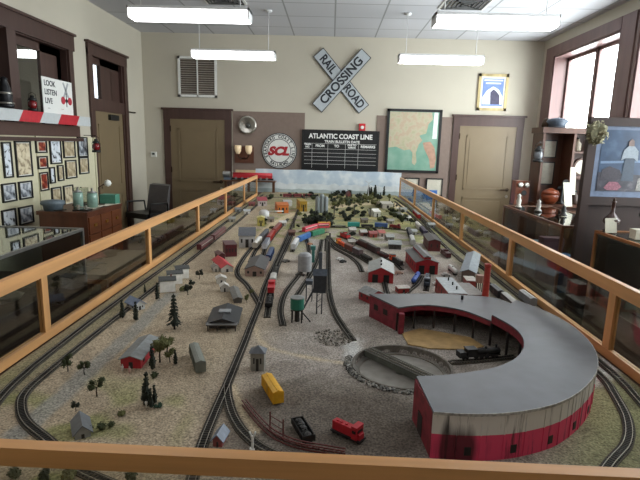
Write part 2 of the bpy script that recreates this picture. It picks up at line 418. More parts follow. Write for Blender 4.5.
m.build('ruled_lines', t)
# fire alarm
t = thing('fire_alarm', 'small red fire alarm on the wall above the bulletin board', 'alarm', (.535, YB, 1.955))
MB().box(-.055,.055,-.05,-.001,-.055,.065,mat('alarm_red','#c2202a',.4)).build('housing', t)
MB().lathe([(.03,-.062),(.02,-.05)], white, 12, (0,0,0), False, 'Y').build('strobe', t)
# framed things helper (facing -Y)
def framed(name, lab, cat, x0, x1, z0, z1, fr, fm, pm, y=YB-.012, mat_w=0, mm=None, group=None):
    t = thing(name, lab, cat, ((x0+x1)/2, y, (z0+z1)/2), 0, group); a = (x1-x0)/2; h = (z1-z0)/2; m = MB()
    for (p,q,r,s) in ((-a,a,h-fr,h),(-a,a,-h,-h+fr),(-a,-a+fr,-h,h),(a-fr,a,-h,h)): m.box(p,q,-.025,-.001,r,s,fm)
    m.build('frame', t)
    if mat_w: B(-a+fr,a-fr,-.014,-.008,-h+fr,h-fr,mm or white).build('mount', t)
    w_ = fr+mat_w; B(-a+w_,a-w_,-.016,-.01,-h+w_,h-w_,pm).build('picture', t)
    return t
def blotch(name, base, stops, scale, detail=3, coord='Object', dist=0):
    m = bpy.data.materials.new(name); m.use_nodes = True; nt = m.node_tree; b = nt.nodes['Principled BSDF']; b.inputs['Roughness'].default_value = .35
    tc = nt.nodes.new('ShaderNodeTexCoord'); n = nt.nodes.new('ShaderNodeTexNoise'); n.inputs['Scale'].default_value = scale; n.inputs['Detail'].default_value = detail; n.inputs['Distortion'].default_value = dist
    cr = nt.nodes.new('ShaderNodeValToRGB'); e = cr.color_ramp.elements
    e[0].position, e[0].color = stops[0][0], lin(stops[0][1]); e[1].position, e[1].color = stops[-1][0], lin(stops[-1][1])
    for p, c_ in stops[1:-1]: q = e.new(p); q.color = lin(c_)
    nt.links.new(tc.outputs[coord], n.inputs['Vector']); nt.links.new(n.outputs[0], cr.inputs[0]); nt.links.new(cr.outputs[0], b.inputs['Base Color'])
    return m
# map
landm = blotch('map_land', 0, [(.35,'#a9a788'),(.48,'#b6ae94'),(.6,'#b59f88'),(.7,'#aca88a')], 9)
seam = blotch('map_sea', 0, [(.3,'#6d9a86'),(.7,'#8aaa98')], 5)
t = framed('framed_map', 'large black framed map of the southeastern coast in green and tan', 'map', .965, 1.925, 1.19, 2.29, .045, black, seam)
def flat(name, parent, poly, y, m): # polygon facing -Y
    n = len(poly); MB().add([(x,y,z) for x,z in poly]+[(x,y+.0015,z) for x,z in poly], [tuple(range(n)), tuple(range(2*n-1,n-1,-1))]+[(i,n+i,n+(i+1)%n,(i+1)%n) for i in range(n)], m).build(name, parent)
flat('land', t, [(-.43,-.12),(-.3,-.1),(-.15,-.16),(-.05,-.14),(0,-.2),(.0,-.38),(.05,-.42),(.08,-.36),(.06,-.2),(.1,-.05),(.16,.02),(.1,.1),(.22,.14),(.25,.3),(.32,.38),(.3,.5),(-.43,.5)], -.0175, landm)
flat('coast_inset', t, [(.17,-.02),(.3,0),(.38,-.1),(.42,-.3),(.4,-.45),(.33,-.47),(.3,-.3),(.2,-.12)], -.0175, mat('map_inset','#b08c76',.5,var=.15,scale=20))
flat('legend', t, [(.33,.05),(.41,.05),(.41,.5),(.34,.5)], -.0175, mat('map_pale','#dce8de',.5))
# poster picture
t = framed('framed_poster', 'small gold framed blue poster with white arch above the right door', 'picture', 2.51, 3.02, 2.3, 2.91, .045, wood('gilt','#b3a173',.4,2), mat('poster_blue','#6f86c4',.5,var=.12,scale=12), YB-.001, .03)
flat('white_arch', t, [(-.17,-.2),(-.17,-.08),(-.1,.03),(0,.1),(.1,.05),(.17,-.06),(.17,-.2)], -.0175, mat('poster_white','#dfe4ee',.5))
flat('dark_figure', t, [(-.03,-.2),(-.04,.0),(.01,.05),(.06,.02),(.12,-.05),(.13,-.2)], -.0195, mat('poster_dark','#3f3b55',.5,var=.3))
for z, s in ((.2, .16), (.15, .13)): flat('caption', t, [(-s,z-.012),(s,z-.012),(s,z+.012),(-s,z+.012)], -.0175, mat('poster_white','#dfe4ee'))
framed('framed_document', 'white paper in black frame below the map, left one', 'framed document', 1.33, 1.6, .82, 1.1, .02, black, offw)
framed('framed_document', 'white paper in black frame by the right door casing', 'framed document', 1.72, 2.02, .78, 1.1, .02, black, offw)
t = thing('blue_poster', 'blue and white poster leaning low behind the far right railing corner', 'poster', (1.55, 8.75, .35))
B(-.35,.35,-.01,0,-.35,.55,mat('poster_pale','#b7cbe0',.5,var=.2,scale=6)).build('sheet', t); B(-.35,.35,-.013,-.01,.33,.55,mat('poster_blue2','#3f6fb4',.5)).build('blue_band', t)
# round headlamp and sconce
t = thing('locomotive_headlamp', 'round chrome locomotive headlamp on the taupe panel', 'lamp', (-1.49, YB-.012, 1.945))
MB().lathe([(.15,-.0),(.16,-.03),(.155,-.06),(.13,-.06),(.06,-.02)], chrome, 28, (0,0,0), True, 'Y').build('reflector', t)
MB().lathe([(.03,-.04),(.045,-.055),(.02,-.08)], mat('bulb_dark','#40403c',.3), 14, (.01,0,-.01), True, 'Y').build('bulb', t)
t = thing('wall_sconce', 'double wall sconce with two cream glass shades on a wooden board', 'lamp', (-1.55, YB-.012, 1.44))
B(-.17,.17,-.02,0,-.16,.13,mat('sconce_board','#5d3626',.4)).build('back_board', t)
shm = mat('cream_glass', '#e6cda6', .3, emit=.25, var=.05)
for s in (-1, 1):
    MB().lathe([(.03,-.02),(.055,.03),(.062,.1),(.056,.13),(.05,.13)], shm, 16, (s*.095,-.12,.02)).build('lamp_shade', t)
    MB().tube([(0,-.02,-.07),(s*.04,-.08,-.09),(s*.09,-.12,-.05),(s*.095,-.12,.0)], .009, bronze).build('arm', t)
t = thing('thermostat', 'small white thermostat on the wall left of the tan door', 'thermostat', (-3.19, YB, 1.39))
B(-.05,.05,-.025,0,-.045,.045,white).build('housing', t); B(-.025,.02,-.028,-.025,-.01,.025,mat('lcd','#3b423c',.3)).build('screen', t)
# ------------------------------------------------------------------ display engine on shelf
t = thing('display_stand', 'low wooden display stand at the far left corner of the railing', 'stand', (-1.3, 7.97, 0))
B(-.44,.42,-.07,.13,1.02,1.04,casew).build('shelf_board', t)
B(-.42,-.38,0,.04,0,1.02,casew).build('leg', t); B(.36,.4,0,.04,.852,1.02,casew).build('leg', t)
G = .85

# ------------------------------------------------------------------ layout table terrain
TX, TY0, TY1 = 1.1, .12, 8.17
nx, ny = 170, 640
TC, TR_ = (.286, 1.703), .183
def segd(px, py, pts):
    best = 9
    for (ax, ay), (bx, by) in zip(pts, pts[1:]):
        dx, dy = bx-ax, by-ay; t = max(0, min(1, ((px-ax)*dx+(py-ay)*dy)/(dx*dx+dy*dy+1e-9)))
        best = min(best, math.hypot(px-ax-t*dx, py-ay-t*dy))
    return best
from mathutils import noise as NZ
def sm(a, b, x): t = max(0, min(1, (x-a)/(b-a))); return t*t*(3-2*t)
def mixc(a, b, t): return tuple(a[i]+(b[i]-a[i])*t for i in range(3))
H = lambda s: lin(s)[:3]
cTAN, cGREY, cDARK, cGRN, cOL, cPALE, cROAD, cWHT, cSAND = map(H, ('#8e816e', '#878079', '#463f37', '#6f7148', '#6e6b50', '#a99a80', '#77756e', '#b9bcbc', '#a3926a'))
roads = [([at(*p) for p in [(20,432),(60,398),(82,377),(110,352),(135,330),(158,306),(172,294)]], .035),
         ([at(*p) for p in [(8,366+75),(30,425)]], .03)]
sandroads = [([at(*p) for p in [(236,272),(246,255),(256,243),(264,232),(278,222),(290,215),(300,212)]], .05),
             ([at(*p) for p in [(253,255),(262,243)]], .04), ([at(*p) for p in [(254,322),(258,338),(270,348),(300,356),(345,363)]], .006), ([at(*p) for p in [(232,385),(238,400),(243,415),(256,430)]], .008),
             ([at(*p) for p in [(330,207),(360,204),(390,203),(400,207)]], .12)]
def gcol(x, y):
    n = NZ.noise((x*2.2, y*2.2, 0)); n2 = NZ.noise((x*7, y*7, 3)); n3 = NZ.noise((x*18, y*18, 5))
    c = mixc(cTAN, cGREY, sm(-.45, -.1, x+.1*n))
    c = mixc(c, cOL, .6*sm(-.92, -1.0, x))
    c = mixc(c, cOL, .7*sm(.86, .96, x)*sm(1.6, 2.2, y))
    c = mixc(c, cGRN, .75*sm(.5, .8, x+.15*n)*sm(2.0, 1.5, y))
    c = mixc(c, cGRN, .8*sm(3.4, 4.3, y+.4*n)*sm(.0, .3, n2+.15)*sm(-.9,-.6,x))
    c = mixc(c, cGRN, .75*sm(4.3, 5.0, y+.3*n)*sm(-.35, -.1, x)); c = mixc(c, cSAND, .5*sm(4.9, 5.3, y)*sm(.1, .3, n2+.2)*sm(-.1, .1, x)); c = mixc(c, cOL, .7*sm(5.8, 6.4, y)*sm(-.2, .2, n+.15))
    c = mixc(c, cDARK, .75*sm(.36, .14, math.hypot((x-.02)*.8, y-1.34)+.14*n2))
    c = mixc(c, cDARK, .5*sm(.3, .1, math.hypot(x-.18, y-1.3)+.1*n))
    c = mixc(c, cGRN, .8*sm(.02, .25, n2)*sm(1.7, 1.3, y)*sm(-.35,-.45,x))
    c = mixc(c, cDARK, .4*sm(-.05, .3, n2)*sm(-.33,-.2,x)*sm(2.3,1.9,y)); c = mixc(c, cDARK, .25*sm(.0, .4, n)*sm(1.3, 2., y)*sm(-.3,0,x)); c = mixc(c, cDARK, .25*sm(0,.35,n3)*sm(-.3,-.5,x))
    c = mixc(c, cWHT, .7*sm(.08, .02, segd(x, y, [at(552,392), at(640,352)])+.02*n3))
    c = mixc(c, cWHT, .5*sm(.05, .01, segd(x, y, [(.1,1.72),(.12,1.93)])+.02*n3))
    for pts, wd in roads: c = mixc(c, cROAD, .9*sm(wd+.01, wd-.01, segd(x, y, pts)+.01*n3))
    for pts, wd in sandroads: c = mixc(c, cPALE, .8*sm(wd+.015, wd-.01, segd(x, y, pts)+.01*n3))
    k = 1+.16*n3+.12*n2
    return tuple(max(0, q*k*1.5) for q in c)
vs = []; cols_ = []
for j in range(ny+1):
    for i in range(nx+1):
        x = -TX+2*TX*i/nx; y = TY0+(TY1-TY0)*j/ny
        z = G-.001+.0025*NZ.noise((x*9, y*9, 1))
        d = math.hypot(x-TC[0], y-TC[1])
        if d < TR_-.004: z = G-.028
        elif d < TR_+.009:
            k = TR_/d; x = TC[0]+(x-TC[0])*k; y = TC[1]+(y-TC[1])*k; z = G-.001
        vs.append((x, y, z)); cols_ += [*(gcol(x, y) if d > TR_ else cGREY), 1]
fs = [(j*(nx+1)+i, j*(nx+1)+i+1, (j+1)*(nx+1)+i+1, (j+1)*(nx+1)+i) for j in range(ny) for i in range(nx)]
gm = bpy.data.materials.new('scenery_ground'); gm.use_nodes = True; nt = gm.node_tree; b = nt.nodes['Principled BSDF']; b.inputs['Roughness'].default_value = .95
b.inputs['Specular IOR Level'].default_value = .15
va = nt.nodes.new('ShaderNodeVertexColor'); va.layer_name = 'ground'
tc = nt.nodes.new('ShaderNodeTexCoord'); n1 = nt.nodes.new('ShaderNodeTexNoise'); n1.inputs['Scale'].default_value = 170; n1.inputs['Detail'].default_value = 4
n2_ = nt.nodes.new('ShaderNodeTexVoronoi'); n2_.inputs['Scale'].default_value = 150
mr = nt.nodes.new('ShaderNodeMapRange'); mr.inputs[1].default_value = .3; mr.inputs[2].default_value = .7; mr.inputs[3].default_value = .45; mr.inputs[4].default_value = 1.55
nt.links.new(tc.outputs['Object'], n1.inputs['Vector']); nt.links.new(tc.outputs['Object'], n2_.inputs['Vector']); nt.links.new(n1.outputs[0], mr.inputs[0])
vm = nt.nodes.new('ShaderNodeVectorMath'); vm.operation = 'SCALE'; nt.links.new(va.outputs[0], vm.inputs[0]); nt.links.new(mr.outputs[0], vm.inputs['Scale'])
nt.links.new(vm.outputs[0], b.inputs['Base Color'])
bu = nt.nodes.new('ShaderNodeBump'); bu.inputs['Strength'].default_value = .5; bu.inputs['Distance'].default_value = .002; nt.links.new(n2_.outputs[0], bu.inputs['Height']); nt.links.new(bu.outputs[0], b.inputs['Normal'])
table = thing('layout_table', 'long model railway table covered with gravel scenery inside the wooden railing', 'model railway table', (0,0,0))
mb = MB(); mb.add(vs, fs, gm, True); terr = mb.build('scenery_ground', table)
ca = terr.data.color_attributes.new('ground', 'FLOAT_COLOR', 'POINT'); ca.data.foreach_set('color', cols_)
B(-TX,TX,TY0,TY1,.78,.81,oakx).build('tabletop', table)
m = MB(); fsc = wood('fascia', '#4a3020', .5, 1)
m.box(-TX-.012,-TX,TY0,TY1,.62,.845,fsc).box(TX,TX+.012,TY0,TY1,.62,.845,fsc).box(-TX,TX,TY0-.012,TY0,.62,.845,fsc).box(-TX,TX,TY1,TY1+.012,.62,.845,fsc)
m.build('fascia', table)
for y in (.3, 2.2, 4.2, 6.2, 8.0):
    for x in (-1.0, 1.0): B(x-.04,x+.04,y-.04,y+.04,0,.78,casew).build('leg', table)
# ------------------------------------------------------------------ railings
def railing(lab, x, ys, wide, side):
    t = thing('wooden_railing', lab, 'railing', (x, 0, 0)); y0, y1 = ys[0]-.02, ys[-1]+.02
    B(-.012,.012,y0,y1,1.108,1.158,oak).build('top_rail', t)
    B(-.012,.012,y0,y1,.848,.884,oak).build('bottom_rail', t)
    for y in ys: B(-.011,.011,y-wide/2,y+wide/2,.884,1.108,oakz).build('post', t)
    for a, c in zip(ys, ys[1:]): B(-.002,.002,a+wide/2,c-wide/2,.884,1.108,plexi).build('plexiglass_panel', t)
    return t
YSL = [.745, 1.84, 2.98, 4.13, 5.25, 6.4, 7.5]
railing('long oak railing with plexiglass panels along the left edge of the layout', -1.125, YSL, .04, -1)
railing('long oak railing with plexiglass panels along the right edge of the layout', 1.125, [.745, 1.86, 2.97, 4.12, 5.3, 6.5, 7.9], .045, 1)
t = thing('wooden_railing', 'oak railing across the near end of the layout, close to the viewer', 'railing', (0, .708, 0), -.014)
B(-1.14,1.14,-.012,.012,1.12,1.153,oakx).build('top_rail', t); B(-1.14,1.14,-.012,.012,.848,.884,oakx).build('bottom_rail', t)
for x in (-.9, 0, .9): B(x-.02,x+.02,-.01,.01,.884,1.12,oakz).build('post', t)
for a, c in ((-.88,-.02),(.02,.88)): B(a,c,-.002,.002,.884,1.12,plexi).build('plexiglass_panel', t)

# backdrop
bdm = blotch('painted_sky', 0, [(.3,'#aebfcf'),(.5,'#bfcdd8'),(.62,'#dbe2e6')], 5, 6)
nt = bdm.node_tree
t = thing('painted_backdrop', 'low pale blue painted sky backdrop across the far end of the layout', 'backdrop', (0, 8.13, 0))
m = MB(); N = 40; v = []
for i in range(N+1):
    x = -1.235+2.4*i/N; z = 1.222+.004*math.sin(i*.6); v.append((x, z))
m.add([(x,0,.84) for x,z in v]+[(x,0,z) for x,z in v]+[(x,.008,.84) for x,z in v]+[(x,.008,z) for x,z in v],
      [(i,i+1,N+2+i,N+1+i) for i in range(N)]+[(2*(N+1)+i+1,2*(N+1)+i,3*(N+1)+i,3*(N+1)+i+1) for i in range(N)]+[(N+1+i,N+2+i,3*(N+1)+i+1,3*(N+1)+i) for i in range(N)], bdm)
m.build('sky_board', t)
clm = mat('cloud_white', '#d3d9dc', .9, var=.12, scale=8); rid = mat('far_ridge', '#a8b4b6', .9, var=.15, scale=9)
pts = [(-1.23, .845)]+[(-1.23+2.38*i/60, .995+.045*NZ.noise((i*.35,0,0))+.015*NZ.noise((i*1.1,5,0))) for i in range(61)]+[(1.15,.845)]
flat('cloud_bank', t, pts, -.003, clm)
pts = [(-1.23, .845)]+[(-1.23+2.38*i/60, .905+.02*NZ.noise((i*.3,9,0))) for i in range(61)]+[(1.15,.845)]
flat('far_ridge', t, pts, -.006, rid)

# ------------------------------------------------------------------ railway tracks
def smooth(pts, step=.02):
    out = []; P = [Vector(p) for p in pts]
    for i in range(len(P)-1):
        a, b_, c, d = P[max(i-1,0)], P[i], P[i+1], P[min(i+2,len(P)-1)]
        n = max(2, int((c-b_).length/step))
        n = min(n, 60)
        for k in range(n):
            t = k/n; out.append(.5*((2*b_)+(c-a)*t+(2*a-5*b_+4*c-d)*t*t+(3*b_-a-3*c+d)*t*t*t))
    out.append(P[-1]); return out
def strip(mb, pts, off, w_, z0, z1, m):
    L_ = []
    for i, p in enumerate(pts):
        d = (pts[min(i+1,len(pts)-1)]-pts[max(i-1,0)]).normalized(); nn = Vector((-d.y, d.x))
        L_.append((p+nn*(off-w_/2), p+nn*(off+w_/2)))
    n = len(L_); vs = []
    for a, c in L_: vs += [(a.x,a.y,z0),(c.x,c.y,z0),(c.x,c.y,z1),(a.x,a.y,z1)]
    fs = []
    for i in range(n-1):
        q = 4*i
        for k in range(4): fs.append((q+k, q+4+k, q+4+(k+1)%4, q+(k+1)%4))
    fs += [(0,1,2,3), (4*n-1,4*n-2,4*n-3,4*n-4)]
    mb.add(vs, fs, m)
RT = .0095
def track(lab, pts, px=True, bed=None, z=G):
    P = smooth([at(*p) if px else p for p in pts]); t = thing('railway_track', lab, 'track', (0,0,0))
    m = MB(); strip(m, P, 0, .033, z-.001, z+.0035, bed or ballast); m.build('ballast_bed', t)
    m = MB(); acc = 0
    for i in range(1, len(P)):
        d = P[i]-P[i-1]; L_ = d.length; acc += L_
        if acc >= .0085: 
            k = max(1, int(acc/.0085)); acc = 0
            for q in range(k):
                c = P[i-1]+d*((q+.5)/k); m.obox((c.x,c.y,z+.0045),(.0042,.027,.0022),math.atan2(d.y,d.x),tie)
    m.build('sleepers', t)
    for s in (-1, 1):
        m = MB(); strip(m, P, s*.0085, .0016, z+.004, z+.0078, railm); m.build('rail', t)
    return t
A_ = [(-1.0,1.367),(-1.026,1.55),(-1.036,1.77),(-1.043,2.13),(-1.045,2.6),(-1.04,3.145),(-1.04,4),(-1.04,5),(-1.045,6.3),(-1.04,7.6)]
track('outermost track along the left railing', [(-.80,.92),(-.93,1.15)]+A_, False)
track('second track from the left railing, curving in at the near corner', [(-.42,.98),(-.6,1.06),(-.725,1.161),(-.838,1.245),(-.903,1.321),(-.945,1.408),(-.955,1.561),(-.955,1.957),(-.94,3.1),(-.935,3.8),(-.93,5.0),(-.94,6.2),(-.96,7.5)], False)
track('inner track curving round behind the roundhouse at right', [(.55,.95),(.741,1.149),(.852,1.256),(.925,1.378),(.972,1.526),(1.0,1.65),(1.005,1.85),(1.0,2.1),(.99,2.5),(.975,3),(.965,3.6),(.965,4.6),(.97,5.8),(.96,7.2)], False)
track('outermost track along the right railing', [(1.0,1.25),(1.03,1.472),(1.055,1.63),(1.063,1.85),(1.063,2.4),(1.06,3.0),(1.05,4),(1.05,5.4),(1.04,6.9),(1.0,7.7)], False)
track('main line running down the middle left to the front railing', [(-.30,.95),(-.32,1.16),(-.324,1.333),(-.324,1.487),(-.326,1.675),(-.328,1.883),(-.332,2.027),(-.337,2.357),(-.352,2.698),(-.353,3.291),(-.358,4.147),(-.37,5.2),(-.375,6.0),(-.33,6.6)], False)
track('branch curving right off the main line before the front railing', [(-.323,1.50),(-.303,1.42),(-.262,1.31),(-.205,1.217),(-.113,1.14),(.1,1.05),(.35,.98)], False)
track('siding curving left from the main line past the dark roofed depot', [(259,304),(253,294),(246,284),(238,276),(238,268),(246,255),(256,243)])
track('short siding ending beside the green tank', [(283,326),(280.5,311),(284,296),(291,285),(299,275),(306,262),(309,250),(306,238)])
track('short spur ending behind the green tank', [(297,296),(304,285),(312,272),(318,258),(322,240)])
track('track running from the tall pole down to the rubble by the turntable', [(328,236),(328.5,262),(329,290),(334,311),(343,327),(353,341)])
track('yard track with the orange ended train', [(330,238),(337,246),(348,252),(360,258),(372,265),(384,274)])
track('yard track with the maroon freight train', [(338,236),(352,241),(366,248),(380,255),(394,263),(402,270)])
track('curved yard spur in front of the orange ended train', [(329,240),(333,247),(341,252),(350,257),(358,264),(362,272)])
track('cross track carrying the teal, blue and red cars', [(300,232),(315,228),(330,227.5),(346,227.5),(375,228),(402,230),(418,234)])
track('yard track with the green and blue cars', [(292,252),(296,243),(304,238),(316,235),(328,232)])
track('yard track with the white and tan cars at middle left', [(250,262),(256,250),(264,241),(272,233),(281,225)])
track('yard track with the red cars at middle left', [(263,256),(266,247),(272,238),(280,228),(288,219)])
track('track with the hopper and red car beside the main line', [(267,318),(269,305),(272,288),(277,268),(285,250),(292,235)])
track('spur running from the barn doors toward the roundhouse', [(422,276),(417,284),(410,290),(403,296)])
track('spur leaving the large barn to the power house', [(428,270),(428,280),(426,291)])
track('spur out of the grey roofed shed doors', [(384,281),(386,290),(388,297)])
track('long curve crossing the far scenery at right', [(396,199),(409,209),(421,220),(433,233),(446,247),(462,262)])

# ------------------------------------------------------------------ rolling stock
PAL = {}
def cm_(h, v=.12, r=.5): 
    k = 'paint_'+h.strip('#')
    return mat(k, h, r, var=v, scale=60)
winband = mat('coach_windows', '#3a3634', .3, var=.7, scale=120)
trk = mat('running_gear', '#1b1a1a', .6)
def ends(p1, p2):
    a, c = Vector(at(*p1)), Vector(at(*p2)); m = (a+c)/2; return m, (c-a).length, math.atan2(c.y-a.y, c.x-a.x)
def bogies(t, L, w_=.03, n=2):
    for s in (-1, 1):
        m = MB()
        m.box(s*L*.34-.013, s*L*.34+.013, -w_*.36, w_*.36, .004, .009, trk)
        for k in (-1, 1):
            for q in (-1, 1): m.cyl((s*L*.34+k*.008, q*.009, .0055), .0055, -.0014, .0014, trk, 8, axis='Y')
        m.build('bogie', t)
def car(kind, lab, p1, p2, col, roof=None, L=None, group=None, h=None, extra=None, z=None):
    m_, d, a = ends(p1, p2); L = L or d; z = G+.0085-.001 if z is None else z; w_ = .034
    t = thing(kind, lab, {'locomotive':'locomotive','caboose':'caboose'}.get(kind, 'train car'), (m_.x, m_.y, z), a, group)
    c = cm_(col); rf = cm_(roof or '#4a4845'); l = L/2-.002; bogies(t, L)
    if kind in ('boxcar', 'passenger_coach', 'refrigerator_car'):
        h = h or .046; m = MB(); z0 = .008
        sec = [(-w_/2,z0),(w_/2,z0),(w_/2,h),(w_/4,h+.003),(0,h+.004),(-w_/4,h+.003),(-w_/2,h)]
        n = len(sec); vs = [(-l,y,zz) for y,zz in sec]+[(l,y,zz) for y,zz in sec]
        m.add(vs, [tuple(range(n))[::-1], tuple(range(n,2*n))], c)
        for i in range(n):
            m.add([vs[i],vs[(i+1)%n],vs[n+(i+1)%n],vs[n+i]], [(0,1,2,3)], rf if 2 <= i <= 5 else c)
        if kind != 'passenger_coach':
            k = max(4, int(L/.012))
            for i in range(k+1):
                x = -l+2*l*i/k
                m.box(x-.0006,x+.0006,-w_/2-.0012,w_/2+.0012,z0,h,c)
        m.build('body', t)
        if kind == 'passenger_coach':
            for s in (-1,1): B(-l+.008,l-.008,s*w_/2-.0008,s*w_/2+.0008,.024,.033,winband).build('window_band', t)
            if extra: B(-l+.01,l-.01,-w_/2-.001,w_/2+.001,.036,.0395,cm_(extra)).build('letterboard', t)
        else:
            for s in (-1, 1): B(-.011,.011,s*w_/2-.001,s*w_/2+.001,z0+.002,h-.003,cm_(extra or col,.2)).build('door', t)
            MB().box(-l,l,-.003,.003,h+.004,h+.0055,rf).build('roof_walk', t)
    elif kind in ('gondola', 'hopper_car'):
        h = h or .026; m = MB(); z0 = .008; q = .0015
        m.box(-l,l,-w_/2,w_/2,z0,z0+.003,c).box(-l,l,-w_/2,-w_/2+q,z0,h,c).box(-l,l,w_/2-q,w_/2,z0,h,c).box(-l,-l+q,-w_/2,w_/2,z0,h,c).box(l-q,l,-w_/2,w_/2,z0,h,c)
        for i in range(9):
            x = -l+2*l*i/8
            for s in (-1,1): m.box(x-.0008,x+.0008,s*w_/2-.0016,s*w_/2+.0016,z0,h,c)
        m.build('body', t)
        m = MB()
        for i in range(5): m.blob((-l*.75+l*1.5*i/4,0,h-.006), .012, cm_(extra or '#26241f', .3), 8, 4, .2, .6)
        m.build('load', t)
    elif kind == 'flatcar':
        B(-l,l,-w_/2,w_/2,.008,.0125,c).build('deck', t)
        if extra:
            m = MB(); k = int(L/.01)
            for i in range(k): m.box(-l+.004+i*.01,-l+.009+i*.01,-w_/2+.002,w_/2-.002,.0125,.018,cm_(extra,.2))
            m.build('load', t)
    elif kind == 'tank_car':
        MB().lathe([(.0,-l),(.010,-l+.002),(.0145,-l+.008),(.0145,l-.008),(.01,l-.002),(0,l)], c, 14, (0,0,.026), True, 'X').build('tank', t)
        MB().cyl((0,0,0), .006, .038, .046, c, 10).build('dome', t); B(-l,l,-.008,.008,.008,.012,trk).build('frame', t)
    elif kind == 'caboose':
        h = .04; m = MB().box(-l+.008,l-.008,-w_/2,w_/2,.009,h,c); m.box(-l,l,-w_/2,w_/2,.008,.011,trk).build('body', t)
        B(-l,l,-w_/2-.001,w_/2+.001,h,h+.003,rf).build('roof', t)
        m = MB().box(-.011,.011,-w_/2*.9,w_/2*.9,h+.003,h+.014,c).box(-.013,.013,-w_/2,w_/2,h+.014,h+.016,rf); m.build('cupola', t)
        for x in (-.028,.028): B(x*L/.1-.003,x*L/.1+.003,-w_/2-.0008,w_/2+.0008,.02,.029,black).build('window', t)
    elif kind == 'locomotive':
        h = .047; m = MB(); m.box(-l,l,-w_/2,w_/2,.008,.0125,trk)
        m.box(-l*.95,l*.45,-.0105,.0105,.0125,.038,c); m.build('hood', t)
        MB().box(l*.45,l*.8,-w_/2,w_/2,.0125,h,cm_(extra or col)).box(l*.44,l*.82,-w_/2-.0005,w_/2+.0005,h,h+.003,rf).build('cab', t)
        B(l*.8,l*.95,-.011,.011,.0125,.028,cm_(extra or col)).build('nose', t)
        B(l*.5,l*.75,-w_/2-.0008,w_/2+.0008,.03,.039,black).build('window', t)
        B(l*.8,l*.8+.001,-.012,.012,.031,.039,black).build('windshield', t)
        for x in (-.7,-.45,-.1): MB().cyl((x*l,0,0), .005, .038, .041, rf, 10).build('roof_fan', t)
        B(-l*.25,l*.25,-.011,.011,.002,.009,trk).build('fuel_tank', t)
    elif kind == 'steam_locomotive':
        MB().lathe([(0,l*.95),(.011,l*.94),(.0125,l*.9),(.0125,-l*.25),(0,-l*.25)][::-1], c, 14, (0,0,.026), True, 'X').build('boiler', t)
        m = MB().box(-l*.62,-l*.22,-w_/2,w_/2,.012,.04,c).box(-l*.66,-l*.18,-w_/2-.001,w_/2+.001,.04,.043,c); m.build('cab', t)
        MB().box(-l,-l*.7,-w_/2,w_/2,.01,.032,c).build('tender', t)
        m = MB()
        for x in (.55,.3,.05,-.2):
            for s in (-1,1): m.cyl((x*l, s*.0105, .011), .0105 if x < .5 else .006, -.0014, .0014, trk, 12, axis='Y')
        m.box(-l*.7,l*.98,-.008,.008,.008,.013,c); m.build('wheels', t)
        MB().cyl((l*.78,0,0), .0035, .037, .05, c, 10, .005).build('chimney', t)
        MB().lathe([(.005,.036),(.005,.043),(0,.046)], c, 10, (l*.3,0,0)).build('steam_dome', t)
    return t
car('passenger_coach', 'maroon passenger coach with white side panel on the far left track', (199,252), (211.5,243), '#5c2328', '#52292b', extra='#c9c0b8')
car('passenger_coach', 'dull maroon coach behind the white panelled one on the far left track', (212.5,242), (224,232.5), '#5a2c2e', '#5d3536')
car('boxcar', 'bright yellow boxcar standing on the gravel beside the trestle fence', (266.5,386), (278.5,405.5), '#dda520', '#d8a322', extra='#b98718', z=G-.002)
c = car('locomotive', 'red switcher engine standing loose on the gravel at front centre', (333,429.5), (363,443.5), '#b0202c', '#b0202c', z=G-.002)
car('gondola', 'empty black gondola lying on the dark gravel near the front railing', (297,424), (309,444), '#22201f', extra='#1c1a18', z=G-.002)
car('boxcar', 'weathered grey boxcar standing alone on the tan gravel left of the main line', (194,354), (201,374), '#6b6f66', '#777b72', z=G-.002)
car('hopper_car', 'dark hopper car with grey load, farthest in the string beside the main line', (276.5,270), (274,279), '#3c3b3a', extra='#6d6a64')
car('boxcar', 'white boxcar in the string beside the main line', (273.8,280), (272.8,286), '#c8c6c0', '#bdbbb5', h=.036)
car('caboose', 'bright red caboose in the string beside the main line', (272.2,288), (270.7,297), '#c4262f', '#b02a30')
car('hopper_car', 'black hopper car at the near end of the string beside the main line', (270.3,299), (268.5,310), '#1d1c1c', extra='#2a2927')
car('boxcar', 'white boxcar with tan end at middle left', (254.5,250), (260,243), '#bdb7a8', '#d0cdc6')
car('boxcar', 'grey and white boxcar behind the tan ended car', (261,242), (267,235), '#8d8d90', '#3f4247')
car('boxcar', 'white ended boxcar with dark roof at middle left', (264,251), (268,244), '#c6c6ca', '#595c66')
car('boxcar', 'red boxcar behind the white ended car', (268.5,243), (273,236), '#a8382f', '#8c3a33')
car('boxcar', 'brick red boxcar farther up the middle left yard', (273.7,235), (280,228), '#9d4a40', '#7d4640')
car('boxcar', 'navy boxcar beside the pale fronted shed', (268,262), (272,253), '#33466c', '#3d4c6b', z=G-.002)
car('caboose', 'small dark red caboose by the main line next to the pale fronted shed', (263,268), (266,262), '#7a2a2a', '#5d3030', z=G-.002)
car('locomotive', 'orange and yellow diesel heading the middle yard train', (345,249.5), (337,244.5), '#d3552a', '#c03a26', extra='#e2952f')
for i, (a, b_, k, cc, rf, lb) in enumerate([((346,250),(353,253.5),'boxcar','#6b3a30','#7b5a52','brown boxcar right behind the orange diesel'),
    ((354,254),(361,257.5),'boxcar','#59484a','#8f8f90','grey roofed boxcar, third in the middle yard train'),
    ((362,258),(370,262.5),'hopper_car','#26231f','#c','black hopper, last in the middle yard train')]):
    car(k, lb, a, b_, cc, rf if k == 'boxcar' else None)
